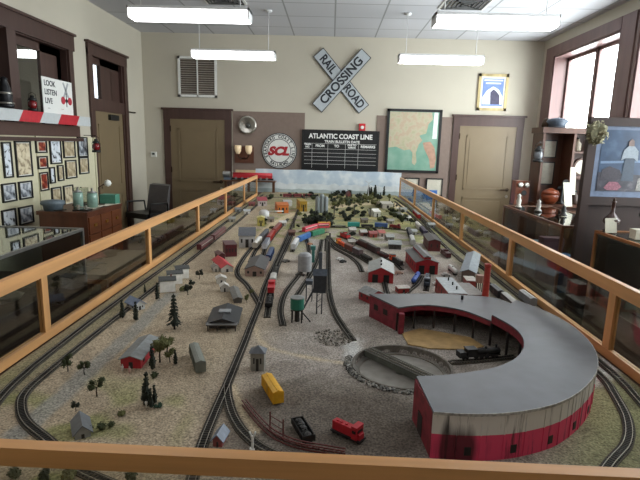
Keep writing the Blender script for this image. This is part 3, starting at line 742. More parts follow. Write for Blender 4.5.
for a, b_, k, cc, lb, ex in [((341,237.5),(349,240.5),'caboose','#c32a2c','red caboose at the far end of the maroon freight train', None),
    ((350,241),(359,245.3),'gondola','#5b2b2a','maroon gondola with grey load in the second yard row', '#7a7874'),
    ((360,245.7),(368,250),'boxcar','#4b2a2a','dark maroon boxcar in the second yard row', None),
    ((369,250.4),(378,255),'boxcar','#3d2a2b','near black boxcar in the second yard row', None),
    ((379,255.4),(387,259.3),'gondola','#4f2526','maroon gondola in the second yard row, nearest its end', '#2b2826')]:
    car(k, lb, a, b_, cc, None, extra=ex)
car('locomotive', 'black diesel with orange nose ending the maroon freight train', (402,268), (390,261), '#1f1e1e', '#2a2928', extra='#d8552d')
for a, b_, k, cc, lb in [((331,227.6),(346,227.6),'flatcar','#2b2a24','long black flatcar next to the yellow car'),
    ((347.5,227.6),(359.5,227.8),'boxcar','#2f8f86','teal boxcar on the cross track'),
    ((361,227.8),(373,228),'gondola','#2c2c30','black gondola between the teal and blue cars'),
    ((374.5,228),(387.5,228.8),'boxcar','#3c5a8f','blue boxcar on the cross track'),
    ((389,228.9),(401,230),'locomotive','#7d2029','dark red diesel at the right end of the cross track')]:
    car(k, lb, a, b_, cc, cc, h=.044 if k == 'boxcar' else None)
car('boxcar', 'yellow orange boxcar left of the black flatcar', (318,227.8), (330,227.6), '#d09a3a', '#cf9c46')
car('passenger_coach', 'pinkish red coach in front of the dark trees', (303.5,233.5), (316,229.5), '#c43a4c', '#c94456', extra='#e4dcd8')
car('passenger_coach', 'pinkish red coach with white panel behind the first pink coach', (316.5,229.3), (329,228.8), '#c23a48', '#c64454', extra='#efece8')
car('boxcar', 'green boxcar on the curved yard track', (311,238), (323,234.5), '#23704f', '#2a7a58')
car('boxcar', 'bright blue boxcar on the curved yard track', (298,243.5), (309,238.5), '#2f5f9b', '#3b6ba6')
car('boxcar', 'white boxcar with black underframe leading the blue car', (293,251.5), (297,244.5), '#c9cacb', '#d4d4d4')
car('passenger_coach', 'dark coach with silver roof beside the right edge tracks, above the roundhouse', (515,311), (503,300), '#2a2c2f', '#a5a6a4', z=G-.002)
car('boxcar', 'dark boxcar with pale roof beside the chimney', (500.5,299), (492,291.5), '#2e2f32', '#6d7274', z=G-.002)
car('gondola', 'low grey gondola between the roundhouse and the right tracks', (528,318), (518,310.5), '#7a7976', extra='#5b5a57', z=G-.002)
car('boxcar', 'silver boxcar on the outer right track near the railing', (533,309), (521,299.5), '#8c9092', '#b5b9ba')
car('tank_car', 'bright blue tank car outside the large red barn', (413,285), (418,277), '#2d4f9c', z=G-.001)
car('locomotive', 'dark blue grey diesel on the spur from the red barn', (427,280), (426.5,289), '#444c58', '#59626c')
car('caboose', 'dark maroon caboose in front of the long grey roofed warehouse', (449,259), (442,253.5), '#4f2328', '#4d3436', z=G-.002)
car('tank_car', 'white tank car beside the grey roofed warehouse', (456,276), (449,269.5), '#c5c5c2', z=G-.001)
for a, b_, cc, lb in [((411,239),(408.5,232),'#3a3b40','dark boxcar behind the large red barn'),((413,245.8),(411.3,240),'#b9b9b7','white boxcar curving behind the large red barn'),
    ((425.5,236),(421,231),'#3b3550','purple grey boxcar right of the barn'),((420,230),(416.5,226),'#c6c2bd','small white boxcar near the far right scenery')]:
    car('boxcar', lb, a, b_, cc, cc, z=G-.001)
for i, (x, y) in enumerate([(1.062, 3.55), (1.055, 3.98)]):
    pass
t = car('boxcar', 'red and white boxcar on the outer right track beyond the warehouse', (419,219.5), (414,214), '#b32f33', '#9a9a98', z=G+.007)
for i,(x0,x1,cc,lb) in enumerate([(283,292,'#7e2f38','left coach of the dark red train before the backdrop'),(292.8,302,'#84313a','middle coach of the dark red train before the backdrop'),(302.8,312,'#7a2b33','right coach of the dark red train before the backdrop')]):
    car('passenger_coach', lb, (x0,197.4), (x1,197.6), cc, '#6b3036')
car('locomotive', 'black engine at the right end of the dark red far train', (312.6,197.6), (319,197.9), '#222226', '#26262a')
track('far track before the backdrop with the dark red train', [(262,197.6),(290,197.4),(330,197.9),(372,198.6)])
# steam engine in the roundhouse mouth
car('steam_locomotive', 'black steam engine standing at the roundhouse stall', (457,361), (500,358), '#171717')
track('stall track under the black steam engine', [(450,363),(480,361),(515,357)])

# ------------------------------------------------------------------ roundhouse
rred = bpy.data.materials.new('roundhouse_wall'); rred.use_nodes = True; nt = rred.node_tree; b = nt.nodes['Principled BSDF']; b.inputs['Roughness'].default_value = .6
tc = nt.nodes.new('ShaderNodeTexCoord'); sx = nt.nodes.new('ShaderNodeSeparateXYZ'); nt.links.new(tc.outputs['Object'], sx.inputs[0])
gt = nt.nodes.new('ShaderNodeMath'); gt.operation = 'GREATER_THAN'; gt.inputs[1].default_value = .071; nt.links.new(sx.outputs['Z'], gt.inputs[0])
mp = nt.nodes.new('ShaderNodeMapping'); mp.inputs['Scale'].default_value = (1, 1, .06); nt.links.new(tc.outputs['Object'], mp.inputs[0])
n1 = nt.nodes.new('ShaderNodeTexNoise'); n1.inputs['Scale'].default_value = 55; n1.inputs['Detail'].default_value = 6; n1.inputs['Roughness'].default_value = .7; nt.links.new(mp.outputs[0], n1.inputs['Vector'])
mx = nt.nodes.new('ShaderNodeMixRGB'); mx.inputs[1].default_value = lin('#d84468'); mx.inputs[2].default_value = lin('#d0ccc6'); nt.links.new(gt.outputs[0], mx.inputs[0])
cr = nt.nodes.new('ShaderNodeValToRGB'); cr.color_ramp.elements[0].position = .36; cr.color_ramp.elements[0].color = lin('#39302c'); cr.color_ramp.elements[1].position = .47; cr.color_ramp.elements[1].color = (1,1,1,1)
nt.links.new(n1.outputs[0], cr.inputs[0]); m2 = nt.nodes.new('ShaderNodeMixRGB'); m2.blend_type = 'MULTIPLY'; m2.inputs[0].default_value = .85
nt.links.new(mx.outputs[0], m2.inputs[1]); nt.links.new(cr.outputs[0], m2.inputs[2])
# a broad ragged black patch low on the wall, near its front left corner
ds = nt.nodes.new('ShaderNodeVectorMath'); ds.operation = 'DISTANCE'; nt.links.new(tc.outputs['Object'], ds.inputs[0]); ds.inputs[1].default_value = (.36, 1.15, .03)
n3_ = nt.nodes.new('ShaderNodeTexNoise'); n3_.inputs['Scale'].default_value = 30; n3_.inputs['Detail'].default_value = 6; nt.links.new(mp.outputs[0], n3_.inputs['Vector'])
ad = nt.nodes.new('ShaderNodeMath'); ad.operation = 'MULTIPLY_ADD'; ad.inputs[1].default_value = .16; nt.links.new(n3_.outputs[0], ad.inputs[0]); nt.links.new(ds.outputs['Value'], ad.inputs[2])
c3 = nt.nodes.new('ShaderNodeValToRGB'); c3.color_ramp.elements[0].position = .11; c3.color_ramp.elements[0].color = lin('#3a3030'); c3.color_ramp.elements[1].position = .15; c3.color_ramp.elements[1].color = (1,1,1,1); nt.links.new(ad.outputs[0], c3.inputs[0])
m3 = nt.nodes.new('ShaderNodeMixRGB'); m3.blend_type = 'MULTIPLY'; m3.inputs[0].default_value = .85; nt.links.new(m2.outputs[0], m3.inputs[1]); nt.links.new(c3.outputs[0], m3.inputs[2])
nt.links.new(m3.outputs[0], b.inputs['Base Color'])
rdk = mat('roundhouse_dark_red', '#7d2532', .6, var=.35, scale=40); rin = mat('roundhouse_inside', '#2b2220', .8)
rroof = mat('roundhouse_roof', '#54575d', .34, var=.14, scale=14, spec=.5); redge = mat('roof_edge_worn', '#a3a19c', .7, var=.5, scale=80)
rh = thing('roundhouse', 'large curved engine roundhouse with grey roof and worn red and white walls', 'model building', (0, 0, G))
def cat2(pts, n=6): return [tuple(p) for p in smooth(pts, .03)]
FO = cat2([(.283,1.160),(.391,1.157),(.518,1.180),(.655,1.245),(.785,1.365),(.872,1.49),(.932,1.646),(.95,1.83),(.92,1.99),(.85,2.13)])
FI = cat2([(.273,1.348),(.36,1.362),(.461,1.396),(.552,1.44),(.645,1.53),(.71,1.66),(.72,1.79),(.68,1.925)])
RO = cat2([(.85,2.13),(.79,2.235),(.66,2.262),(.532,2.274),(.349,2.25),(.205,2.234)])
RI = cat2([(.68,1.925),(.60,2.045),(.499,2.10),(.41,2.1),(.312,2.055)])
HF, HR = .128, .102
def resamp(P, n):
    P = [Vector(p) for p in P]; L_ = [0]
    for a, c in zip(P, P[1:]): L_.append(L_[-1]+(c-a).length)
    out = []; j = 0
    for i in range(n+1):
        s = L_[-1]*i/n
        while j < len(P)-2 and L_[j+1] < s: j += 1
        k = (s-L_[j])/(L_[j+1]-L_[j]+1e-9); out.append(P[j].lerp(P[j+1], min(1,k)))
    return out
def roofmesh(O, I, z, th, name):
    n = 24; o_, i_ = resamp(O, n), resamp(I, n); m = MB(); vs = []
    for a, c in zip(o_, i_):
        d = (a-c).normalized()*.006; a = a+d; c = c-d*.6
        vs += [(a.x,a.y,z),(c.x,c.y,z),(c.x,c.y,z+th),(a.x,a.y,z+th)]
    top = []; edge = []
    for k in range(n):
        q = 4*k; top += [(q+3,q+2,q+6,q+7),(q,q+4,q+5,q+1)]; edge += [(q,q+3,q+7,q+4),(q+1,q+5,q+6,q+2)]
    m.add(vs, top+edge+[(0,1,2,3),(4*n+3,4*n+2,4*n+1,4*n)], rroof)
    e = MB(); strip(e, [p+(p-c).normalized()*.006 for p, c in zip(o_, i_)], 0, .0022, z-.001, z+th+.0006, redge)
    r = m.build(name, rh); e.build('roof_edge', r); return r
roofmesh(FO, FI, HF, .006, 'roof'); roofmesh(RO, RI, HR, .006, 'roof')
def wallmesh(P, z0, z1, th, mt, name, n=40):
    m = MB(); strip(m, resamp(P, n), 0, th, z0, z1, mt); return m.build(name, rh)
wf = wallmesh(FO, -.002, HF, .006, rred, 'outer_wall'); wallmesh(RO, -.002, HR, .006, rdk, 'outer_wall')
wallmesh(FI, HF-.03, HF, .004, rdk, 'door_lintel'); wallmesh(RI, HR-.02, HR, .004, rdk, 'door_lintel')
e1 = MB(); strip(e1, [Vector((.270,1.346)),Vector((.285,1.162))], 0, .006, -.002, HF, rdk); ew = e1.build('end_wall', rh)
e2 = MB(); strip(e2, [Vector((.207,2.23)),Vector((.312,2.055))], 0, .006, -.002, HR, rdk); ew2 = e2.build('end_wall', rh)
e3 = MB(); strip(e3, [Vector((.68,1.925)),Vector((.845,2.12))], 0, .005, HR, HF, rdk); e3.build('step_wall', rh)
# end pier beside the left stall door, stall posts, windows, pilasters
B(.316,.338,2.015,2.04,-.002,HR-.012,rdk).build('door_pier', rh)
for P, hh, n in ((FI, HF-.03, 8), (RI, HR-.02, 5)):
    pts = resamp(P, n)
    for p in pts[(0 if n == 8 else 1):]: B(p.x-.004,p.x+.004,p.y-.004,p.y+.004,-.002,hh,rin).build('stall_post', rh)
po = resamp(FO, 22)
for k in range(1, 15):
    d = po[k+1]-po[k]; c = (po[k]+po[k+1])/2; nn = Vector((d.y,-d.x)).normalized(); a = math.atan2(d.y, d.x)
    q = po[k]+nn*.0035
    MB().obox((q.x,q.y,HF/2-.002),(.003,.003,HF-.006),a,rred).build('pilaster', rh)
    if k % 2 == 1:
        q = c+nn*.0035; MB().obox((q.x,q.y,.026),(.018,.003,.024),a,black).build('window', rh)
p = Vector((.270,1.346)).lerp(Vector((.285,1.162)), .45); MB().obox((p.x-.003,p.y,.034),(.004,.04,.062),.1,rin).build('door', rh)
for k in (.25,.6):
    p = Vector((.207,2.23)).lerp(Vector((.312,2.055)), k); MB().obox((p.x-.002,p.y-.002,.06),(.003,.03,.026),math.radians(34),rin).build('window', rh)
# roof vent
MB().cyl((.63,2.2,0),.006,HR+.006,HR+.025,black,10).build('roof_vent', rh)
# turntable
pitm = mat('pit_concrete', '#8b8780', .9, var=.15, scale=30); conc = mat('pit_wall', '#6d675f', .9, var=.3, scale=50)
tt = thing('turntable', 'round turntable pit with a long grey girder bridge before the roundhouse', 'turntable', (TC[0], TC[1], G))
MB().prism([(.179*math.cos(q*PI/32), .179*math.sin(q*PI/32)) for q in range(64)], -.029, -.026, pitm).build('pit_floor', tt)
m = MB(); ci = [Vector((.181*math.cos(q*PI/32), .181*math.sin(q*PI/32))) for q in range(65)]; strip(m, ci, 0, .007, -.03, .004, conc); m.build('pit_wall', tt)
m = MB(); ci = [Vector((.155*math.cos(q*PI/32), .155*math.sin(q*PI/32))) for q in range(65)]; strip(m, ci, 0, .002, -.026, -.022, railm); m.build('ring_rail', tt)
p1, p2 = Vector(at(362,352)), Vector(at(415,377)); d = (p2-p1); a = math.atan2(d.y, d.x); Lb = .35
br = MB(); gir = mat('girder_grey', '#5d6058', .6, var=.2)
for s in (-1, 1): br.obox((s*.02*math.sin(a),-s*.02*math.cos(a),-.006),(Lb,.004,.024),a,gir)
bo = br.build('bridge_girder', tt)
m = MB()
for k in range(36):
    x = -Lb/2+.005+k*Lb/36; m.obox((x*math.cos(a),x*math.sin(a),.006),(.006,.05,.003),a,mat('bridge_ties','#4d4a42',.8,var=.3))
m.build('bridge_deck', tt)
for s in (-1,1): MB().obox((s*.0085*math.sin(a),-s*.0085*math.cos(a),.0085),(Lb,.0016,.003),a,railm).build('rail', tt)
for k in range(6):
    x = -Lb/2+.01+k*(Lb-.02)/5
    for s_ in (-1, 1): MB().obox((x*math.cos(a)+s_*.0228*math.sin(a),x*math.sin(a)-s_*.0228*math.cos(a),-.006),(.003,.002,.024),a,gir).build('stiffener', bo)
MB().lathe([(.02,-.026),(.016,-.018)], gir, 16).build('pivot', tt)
# wooden floor board patch between turntable and roundhouse
pts = [at(*p) for p in [(402,334),(420,329),(470,338),(484,347),(470,350),(430,349),(408,345)]]
MB().prism(pts, G+.0005, G+.004, mat('bare_plywood','#a98a58',.7,var=.25,scale=25)).build('plywood_patch'); tag(bpy.data.objects['plywood_patch'], 'bare tan plywood patch on the ground inside the roundhouse curve', 'board')

# rubble
def rubble(name, lab, c, r, n, col, col2=None, s=(.003,.009)):
    m = MB()
    for i in range(n):
        q = random.random()*2*PI; rr = r*math.sqrt(random.random()); k = random.uniform(*s)
        m.blob((c[0]+rr*math.cos(q), c[1]+rr*math.sin(q)*1.0, G+k*.4), k, cm_(random.choice([col, col2 or col]), .3), 5, 3, .35, .7)
    tag(m.build(name), lab, 'rubble', kind='stuff')
rubble('rubble', 'broken plaster rubble left of the turntable', (.03,1.95), .085, 260, '#a39e94', '#6b655b', (.002,.006))
m = MB()
for i in range(230):
    a = random.uniform(math.radians(160), math.radians(318)); rr = random.uniform(.19,.212); k = random.uniform(.003,.008)
    m.blob((TC[0]+rr*math.cos(a), TC[1]+rr*math.sin(a), G+k*.3), k, cm_(random.choice(['#6a6a64','#3d3b38','#8f8c84']), .3), 5, 3, .35, .7)
tag(m.build('rubble'), 'dark broken edging stones round the front of the turntable', 'rubble', kind='stuff')

# ------------------------------------------------------------------ model buildings
def house(name, lab, a, b_, depth, hw, hr, wall, roof, ridge='y', over=.006, wins=2, door=True, chim=None, group=None, cat='model building', dcol='#2a2624', side=True, z=G):
    A, Bp = Vector(at(*a)), Vector(at(*b_)); c = (A+Bp)/2; d = Bp-A; w_ = d.length/2; rz = math.atan2(d.y, d.x)
    t = thing(name, lab, cat, (c.x, c.y, z-.001), rz, group)
    wm, rm, dm = cm_(wall), cm_(roof, .2), cm_(dcol)
    m = MB(); m.box(-w_, w_, 0, depth, 0, hw, wm)
    if hr > 0:
        if ridge == 'y': m.add([(-w_,0,hw),(w_,0,hw),(0,0,hw+hr),(-w_,depth,hw),(w_,depth,hw),(0,depth,hw+hr)], [(0,1,2),(4,3,5)], wm)
        elif ridge == 'x': m.add([(-w_,0,hw),(-w_,depth,hw),(-w_,depth/2,hw+hr),(w_,0,hw),(w_,depth,hw),(w_,depth/2,hw+hr)], [(1,0,2),(3,4,5)], wm)
    m.build('walls', t); o = over; th = .003; k = MB()
    if hr <= 0: k.box(-w_-o/3, w_+o/3, -o/3, depth+o/3, hw, hw+.004, rm)
    elif ridge == 'p': k.add([(-w_-o,-o,hw),(w_+o,-o,hw),(w_+o,depth+o,hw),(-w_-o,depth+o,hw),(0,depth/2,hw+hr)], [(0,1,4),(1,2,4),(2,3,4),(3,0,4),(3,2,1,0)], rm)
    else:
        def slab(P): 
            n_ = [(x,y,zz+th) for x,y,zz in P]; k.add(P+n_, [(3,2,1,0),(4,5,6,7),(0,1,5,4),(1,2,6,5),(2,3,7,6),(3,0,4,7)], rm)
        if ridge == 'y':
            s_ = hr/w_
            for q in (-1, 1): slab([(q*(w_+o),-o,hw-o*s_),(q*(w_+o),depth+o,hw-o*s_),(0,depth+o,hw+hr),(0,-o,hw+hr)][::q])
        else:
            s_ = hr/(depth/2)
            slab([(-w_-o,-o,hw-o*s_),(w_+o,-o,hw-o*s_),(w_+o,depth/2,hw+hr),(-w_-o,depth/2,hw+hr)])
            slab([(-w_-o,depth/2,hw+hr),(w_+o,depth/2,hw+hr),(w_+o,depth+o,hw-o*s_),(-w_-o,depth+o,hw-o*s_)])
    k.build('roof', t)
    if door: B(-w_*.2,w_*.2,-.0015,0,0,hw*.68,dm).build('door', t)
    if wins:
        for q in range(wins):
            x = -w_+2*w_*(q+.5)/wins
            if door and abs(x) < w_*.3: continue
            B(x-w_*.11,x+w_*.11,-.0012,0,hw*.4,hw*.72,dm).build('window', t)
    if side:
        n_ = max(2, min(5, int(depth/.06)))
        for q in range(n_):
            y = depth*(q+.5)/n_
            for sx in (-1, 1): B(sx*w_-.001,sx*w_+.001,y-.007,y+.007,hw*.4,hw*.72,dm).build('window', t)
    if chim: B(chim[0]*w_-.004,chim[0]*w_+.004,chim[1]*depth-.004,chim[1]*depth+.004,hw*.8,hw+hr+.014,cm_('#6b4038')).build('chimney', t)
    return t, w_
H_ = house
H_('house', 'nearest of three white cottages with black roofs by the left railing', (160,292.5), (175.5,291.5), .085, .064, .01, '#f6f6f0', '#2c3130', 'x', wins=0, door=False, side=False, chim=(.5,.5))
H_('house', 'middle one of the three white cottages with black roofs', (168,284.5), (182.5,283.5), .08, .06, .01, '#f6f6f0', '#2e3332', 'x', wins=0, door=False, side=False)
H_('house', 'farthest of the three white cottages with black roofs', (176.5,279), (189,278), .08, .06, .01, '#f6f6f0', '#2b302f', 'x', wins=0, door=False, side=False)
H_('house', 'small white cottage with slate blue roof beside dark slim trees', (135,311), (145,308.5), .085, .028, .022, '#b9bab8', '#75839f', 'y')
H_('barn', 'red shed with long plain grey roof on the left gravel', (121,368), (141,368.5), .19, .036, .012, '#a8242f', '#7c8080', 'y', wins=0)
H_('house', 'low grey shed at the near end of the grey road', (75,440), (91,436), .075, .018, .02, '#8f918e', '#5f6368', 'y', wins=0)
t, w_ = H_('depot', 'dark roofed railway depot left of the main line', (209,328.5), (236,328.5), .19, .028, .02, '#4a4341', '#2f3134', 'y', over=.012, wins=4)
B(-.026,.026,.07,.11,.046,.053,cm_('#8c9092')).build('skylight', t)
m = MB().box(-w_-.008,w_+.008,-.035,0,.026,.03,cm_('#5d5b59'))
for x in (-1,-.33,.33,1): m.box(x*w_-.002,x*w_+.002,-.032,-.028,0,.026,cm_('#3a3532'))
m.build('platform_canopy', t)
H_('freight_shed', 'weathered grey loading shed behind the dark roofed depot', (234,303), (242,302.5), .2, .022, .008, '#5a5653', '#6e6c68', 'y', wins=0, door=False)
H_('house', 'tiny blue roofed shed almost hidden by the front railing at the main line', (213,446), (222,447), .045, .022, .014, '#8d4a48', '#707a8b', 'y', wins=0)
t, w_ = H_('watchman_tower', 'small grey crossing tower with pyramid roof beside the branch track', (250.5,370.5), (264,371), .04, .068, .022, '#8a8880', '#62666c', 'p', wins=2, side=False, door=True)
t['category'] = 'tower'
t, w_ = H_('engine_house', 'red engine shed with worn pale grey roof and two dark doors', (368,282), (393,283.5), .26, .06, .034, '#a3242b', '#a5a7a4', 'y', wins=0, door=False)
for q in (-.45,.45): B(w_*q-.017,w_*q+.017,-.002,0,0,.05,black).build('door', t)
for y in (.05,.14): MB().cyl((.0,y,0),.005,.09,.108,black,8).build('smoke_vent', t)
H_('shed', 'small red shed with grey gable roof touching the roundhouse corner', (370,304), (384,301.5), .1, .045, .02, '#8f2229', '#8d8f8e', 'y', wins=0)
H_('shed', 'tiny red and white shed on the open ground below the red barn', (398.5,293.5), (409,293), .05, .03, .004, '#a33a34', '#b9b0a8', 'x', wins=0)
t, w_ = H_('large_barn', 'largest red barn with raised roof ridge and two dark doors', (415.5,274), (437.5,274.5), .36, .078, .022, '#a01d26', '#5f5f60', 'y', wins=0, door=False, chim=None)
for q in (-.48,.48): B(w_*q-.018,w_*q+.018,-.002,0,0,.058,black).build('door', t)
m = MB().box(-w_*.3,w_*.3,-.002,.355,.09,.112,cm_('#a01d26')).add([(-w_*.36,-.004,.112),(w_*.36,-.004,.112),(0,-.004,.122),(-w_*.36,.36,.112),(w_*.36,.36,.112),(0,.36,.122)], [(0,1,2),(4,3,5),(0,2,5,3),(2,1,4,5)], cm_('#6a6a6b', .2)); m.build('roof_monitor', t)
H_('factory', 'dark red brick block behind the large red barn', (428,251), (440,251.5), .3, .08, .014, '#5a2326', '#474446', 'y', wins=2, door=False)
H_('house', 'grey roofed cottage with dark walls in the middle yard', (389,249), (401,249.5), .13, .04, .02, '#3f3c3a', '#8d9192', 'x')
H_('warehouse', 'long warehouse with light blue grey roof beside the right tracks', (461,281.5), (474,283), .56, .066, .016, '#6d605a', '#8b95a0', 'y', over=.012, wins=1, door=True)
t, w_ = H_('power_house', 'brick power house with flat white roof behind the roundhouse', (448,308.5), (466,309), .3, .078, 0, '#8d3a34', '#adb3b6', 'f', wins=3, door=False)
for y in (.07,.15,.24): MB().cyl((.01,y,0),.004,.08,.1,black,8).build('roof_vent', t)
H_('boiler_house', 'low brick boiler house between the flat white roof and the chimney', (466,307), (484,307), .22, .062, 0, '#9c3a35', '#8e8a86', 'f', wins=3, door=False)
H_('shed', 'small brick shed with white flat roof on the warehouse side of the power house', (466,292), (476,292.5), .1, .065, 0, '#8f3a35', '#b8b2ac', 'f', wins=0, door=False)
H_('house', 'tall white house with dark roof at middle left', (239,247.5), (255,247.5), .22, .095, .045, '#b9b9b7', '#54565c', 'x', wins=3)
H_('warehouse', 'square maroon brick building near the far left coaches', (225.5,257), (237,256.5), .16, .085, 0, '#5c1f26', '#4f2b2e', 'f', wins=4, door=False)
H_('store', 'white shop with bright red roof at middle left', (221.5,272.5), (233,271.5), .24, .03, .022, '#c9c5be', '#b8303a', 'y', wins=0)
H_('shed', 'white hut with dark doorway next to the red roofed shop', (217,284), (226,283.5), .05, .032, .012, '#cfccc5', '#c2bfb8', 'y', wins=0)
H_('shed', 'second white hut with dark doorway, nearer the dark roofed depot', (221,292), (228.5,291.5), .04, .032, .012, '#d2cfc8', '#c4c1ba', 'y', wins=0)
H_('shed', 'little white and black hut left of the red roofed shop', (213,272), (219,271.5), .05, .03, .012, '#c6c2ba', '#8c8880', 'y', wins=0)
H_('freight_house', 'dark roofed shed with pale pink front beside the main line', (245,276), (264,276.5), .3, .045, .022, '#a3897f', '#4b4a4a', 'y', wins=3)
H_('shed', 'dark maroon lean-to behind the red roofed shop', (219,262), (225,261.5), .1, .05, .01, '#4a2426', '#5b3a3a', 'y', wins=0, door=False)
H_('house', 'small yellow framed house in the far left scenery', (257.5,226), (264.5,226), .1, .08, .01, '#b9ab5c', '#c0b878', 'y', wins=2)
H_('store', 'orange brick store in the far left scenery', (277.5,213), (288.5,213), .3, .09, .02, '#c8702f', '#b8652f', 'x', wins=3)
H_('house', 'pink red house in front of the far left railing corner', (258,206), (267,206), .3, .07, .03, '#b7adaa', '#9c3d49', 'x', wins=2)
H_('store', 'yellow store at the head of the main line', (300,211.5), (307,211.5), .3, .12, 0, '#b8942f', '#a58a3c', 'f', wins=2)
H_('house', 'white house far off beyond the cross track', (374,217), (380.5,217), .25, .06, .02, '#c9c8c2', '#d6d3cc', 'x', wins=0)
H_('house', 'low pale grey building at the far right curve', (382.5,208.5), (393,208.5), .25, .06, .02, '#a8a399', '#b3afa6', 'x', wins=0)
H_('house', 'dark red house before the backdrop near the windmill', (347.5,199), (351,199), .1, .07, .045, '#6f332f', '#6b3a35', 'y', wins=0)
H_('house', 'pale house between the orange store and the dark red train', (284,206), (292,206), .2, .05, .02, '#b6b4b0', '#a9a7a4', 'x', wins=0)
for a, b_, wc, rc, lab in [((361,236),(367,236),'#8a5a50','#b0aca6','pale roofed pink cottage behind the maroon train, leftmost of its row'),
    ((370,237.5),(377,237.5),'#9c4a44','#8c4a46','red cottage in the row behind the maroon train'),
    ((379,236.5),(385,236.5),'#b9a49a','#a85a52','cream cottage with reddish roof in the row behind the maroon train'),
    ((387,241),(394,241),'#777268','#9a9c98','grey cottage behind the maroon train, next to the dark walled one'),
    ((350,233.5),(356,233.5),'#a9a49c','#bab6ae','white cottage just below the teal boxcar'),
    ((401,212),(407,212),'#9b9c96','#8a8d8a','grey cottage in the trees at the far right'),
    ((395,217),(401,217),'#5a5f58','#50554e','dark green cottage in the trees at the far right'),
    ((404,221),(411,221),'#b9bbb8','#c5c6c2','white cottage beside the far right curve'),
    ((300,263),(306,263),'#8c8470','#a39a82','small tan hut left of the grey silo')]:
    H_('house', lab, a, b_, .09, .035, .016, wc, rc, 'x', wins=0)

def at3(px, py): p = at(px, py); return (p[0], p[1], G-.001)
t = thing('water_tower', 'green water tank on dark timber legs', 'water tower', at3(297,321)); gr = cm_('#1f6b57'); lg = cm_('#2b2724', .3)
MB().lathe([(.031,.062),(.031,.112),(.032,.115),(.0,.122)], gr, 20, smooth=False).build('tank', t)
MB().lathe([(.033,.112),(.033,.116),(.0,.124)], cm_('#8a8d8b'), 20, smooth=False).build('roof', t)
B(-.028,.028,-.028,.028,.057,.062,lg).build('platform', t)
for x in (-.022,.022):
    for y in (-.022,.022): B(x-.003,x+.003,y-.003,y+.003,0,.057,lg).build('leg', t)
MB().cyl((0,0,0),.012,0,.057,lg,8).build('riser_pipe', t)
MB().tube([(.022,0,.045),(.062,-.012,.004)],.003,lg).build('spout', t)
t = thing('grain_silo', 'squat light grey round tank on legs behind the green tank', 'silo', at3(304.5,275)); sg = cm_('#97989a')
MB().lathe([(.043,.03),(.043,.125),(.03,.14),(.0,.147)], sg, 20, smooth=False).build('tank', t)
for q in range(4):
    x, y = .03*math.cos(q*PI/2+.7), .03*math.sin(q*PI/2+.7); B(x-.004,x+.004,y-.004,y+.004,0,.03,lg).build('leg', t)
t = thing('coaling_tower', 'tall dark coaling tower straddling the spur beside the grey round tank', 'tower', at3(319,313)); ct = cm_('#33363d', .3); ct2 = cm_('#4d545f', .3)
for x in (-.012,.012):
    for y in (-.012,.012): B(x-.0025,x+.0025,y-.0025,y+.0025,0,.12,ct).build('leg', t)
for z in (.03,.06,.09): MB().tube([(-.012,-.012,z),(.012,-.012,z+.02)],.0012,ct).build('brace', t)
B(-.03,.03,-.03,.03,.11,.195,ct).build('bunker', t)
MB().add([(-.034,-.034,.195),(.034,-.034,.195),(.034,.034,.195),(-.034,.034,.195),(-.034,0,.22),(.034,0,.22)], [(0,1,5,4),(2,3,4,5),(1,2,5),(3,0,4),(3,2,1,0)], ct2).build('roof', t)
MB().box(-.008,.008,.0,.016,.19,.3,ct2).build('hoist_house', t)
MB().obox((-.035,.02,.1),(.008,.008,.2),0,ct,rx=.0,ry=.45).build('conveyor', t)
t = thing('coaling_stage', 'dark timber coaling stage left of the tall coaling tower', 'tower', at3(309,300))
for x in (-.015,.015):
    for y in (-.02,.02): B(x-.002,x+.002,y-.002,y+.002,0,.09,ct).build('leg', t)
B(-.018,.018,-.024,.024,.09,.11,ct2).build('bin', t)
t = thing('flag_pole', 'tall dark pole at the throat of the middle yard', 'pole', at3(329,268)); MB().cyl((0,0,0),.007,0,.235,cm_('#3e3935'),10,.005).build('shaft', t); MB().cyl((0,0,0),.014,0,.006,lg,10).build('foot', t)
t = thing('factory_chimney', 'tall red brick chimney beside the power house', 'chimney', at3(484,308)); ck = cm_('#a5392f', .25)
MB().lathe([(.021,0),(.021,.02),(.017,.03),(.0145,.215),(.017,.222),(.017,.232),(.011,.232),(.011,.2)], ck, 16, smooth=False).build('stack', t)
t = thing('water_tank', 'brick coloured tank stand just left of the tall chimney', 'tank', at3(478,300)); MB().cyl((0,0,0),.022,.1,.14,cm_('#9a7a6c'),14).build('tank', t)
for q in range(4):
    x, y = .015*math.cos(q*PI/2), .015*math.sin(q*PI/2); B(x-.002,x+.002,y-.002,y+.002,0,.1,lg).build('leg', t)
t = thing('oil_tank', 'round white storage tank in the far left scenery', 'tank', at3(264,219)); MB().lathe([(.055,0),(.055,.08),(.03,.098),(0,.1)], cm_('#c2c2c0'), 18).build('tank', t)
MB().tube([(.055,0,.085),(.2,.05,.085)],.006,cm_('#d0d0cc')).build('pipe', t)
for i,(px,lb) in enumerate([(317.5,'left'),(321.5,'middle'),(325.5,'right')]):
    t = thing('grain_silo', 'tall pale grey silo, %s of the three before the backdrop' % lb, 'silo', at3(px,212.5)); MB().lathe([(.03,0),(.03,.17+.03*(i==1)),(.018,.19+.03*(i==1)),(0,.195+.03*(i==1))], cm_('#7f8688'), 14, smooth=False).build('bin', t)
    MB().cyl((.0,-.032,0),.004,0,.2,cm_('#6f7476'),6).build('pipe', t)
t = thing('wind_turbine', 'thin white windmill standing before the backdrop', 'windmill', at3(368,201)); tw = cm_('#b9bcbd')
MB().cyl((0,0,0),.006,0,.26,tw,8,.004).build('mast', t)
MB().cyl((0,-.01,.26),.008,-.01,.012,tw,8,axis='Y').build('hub', t)
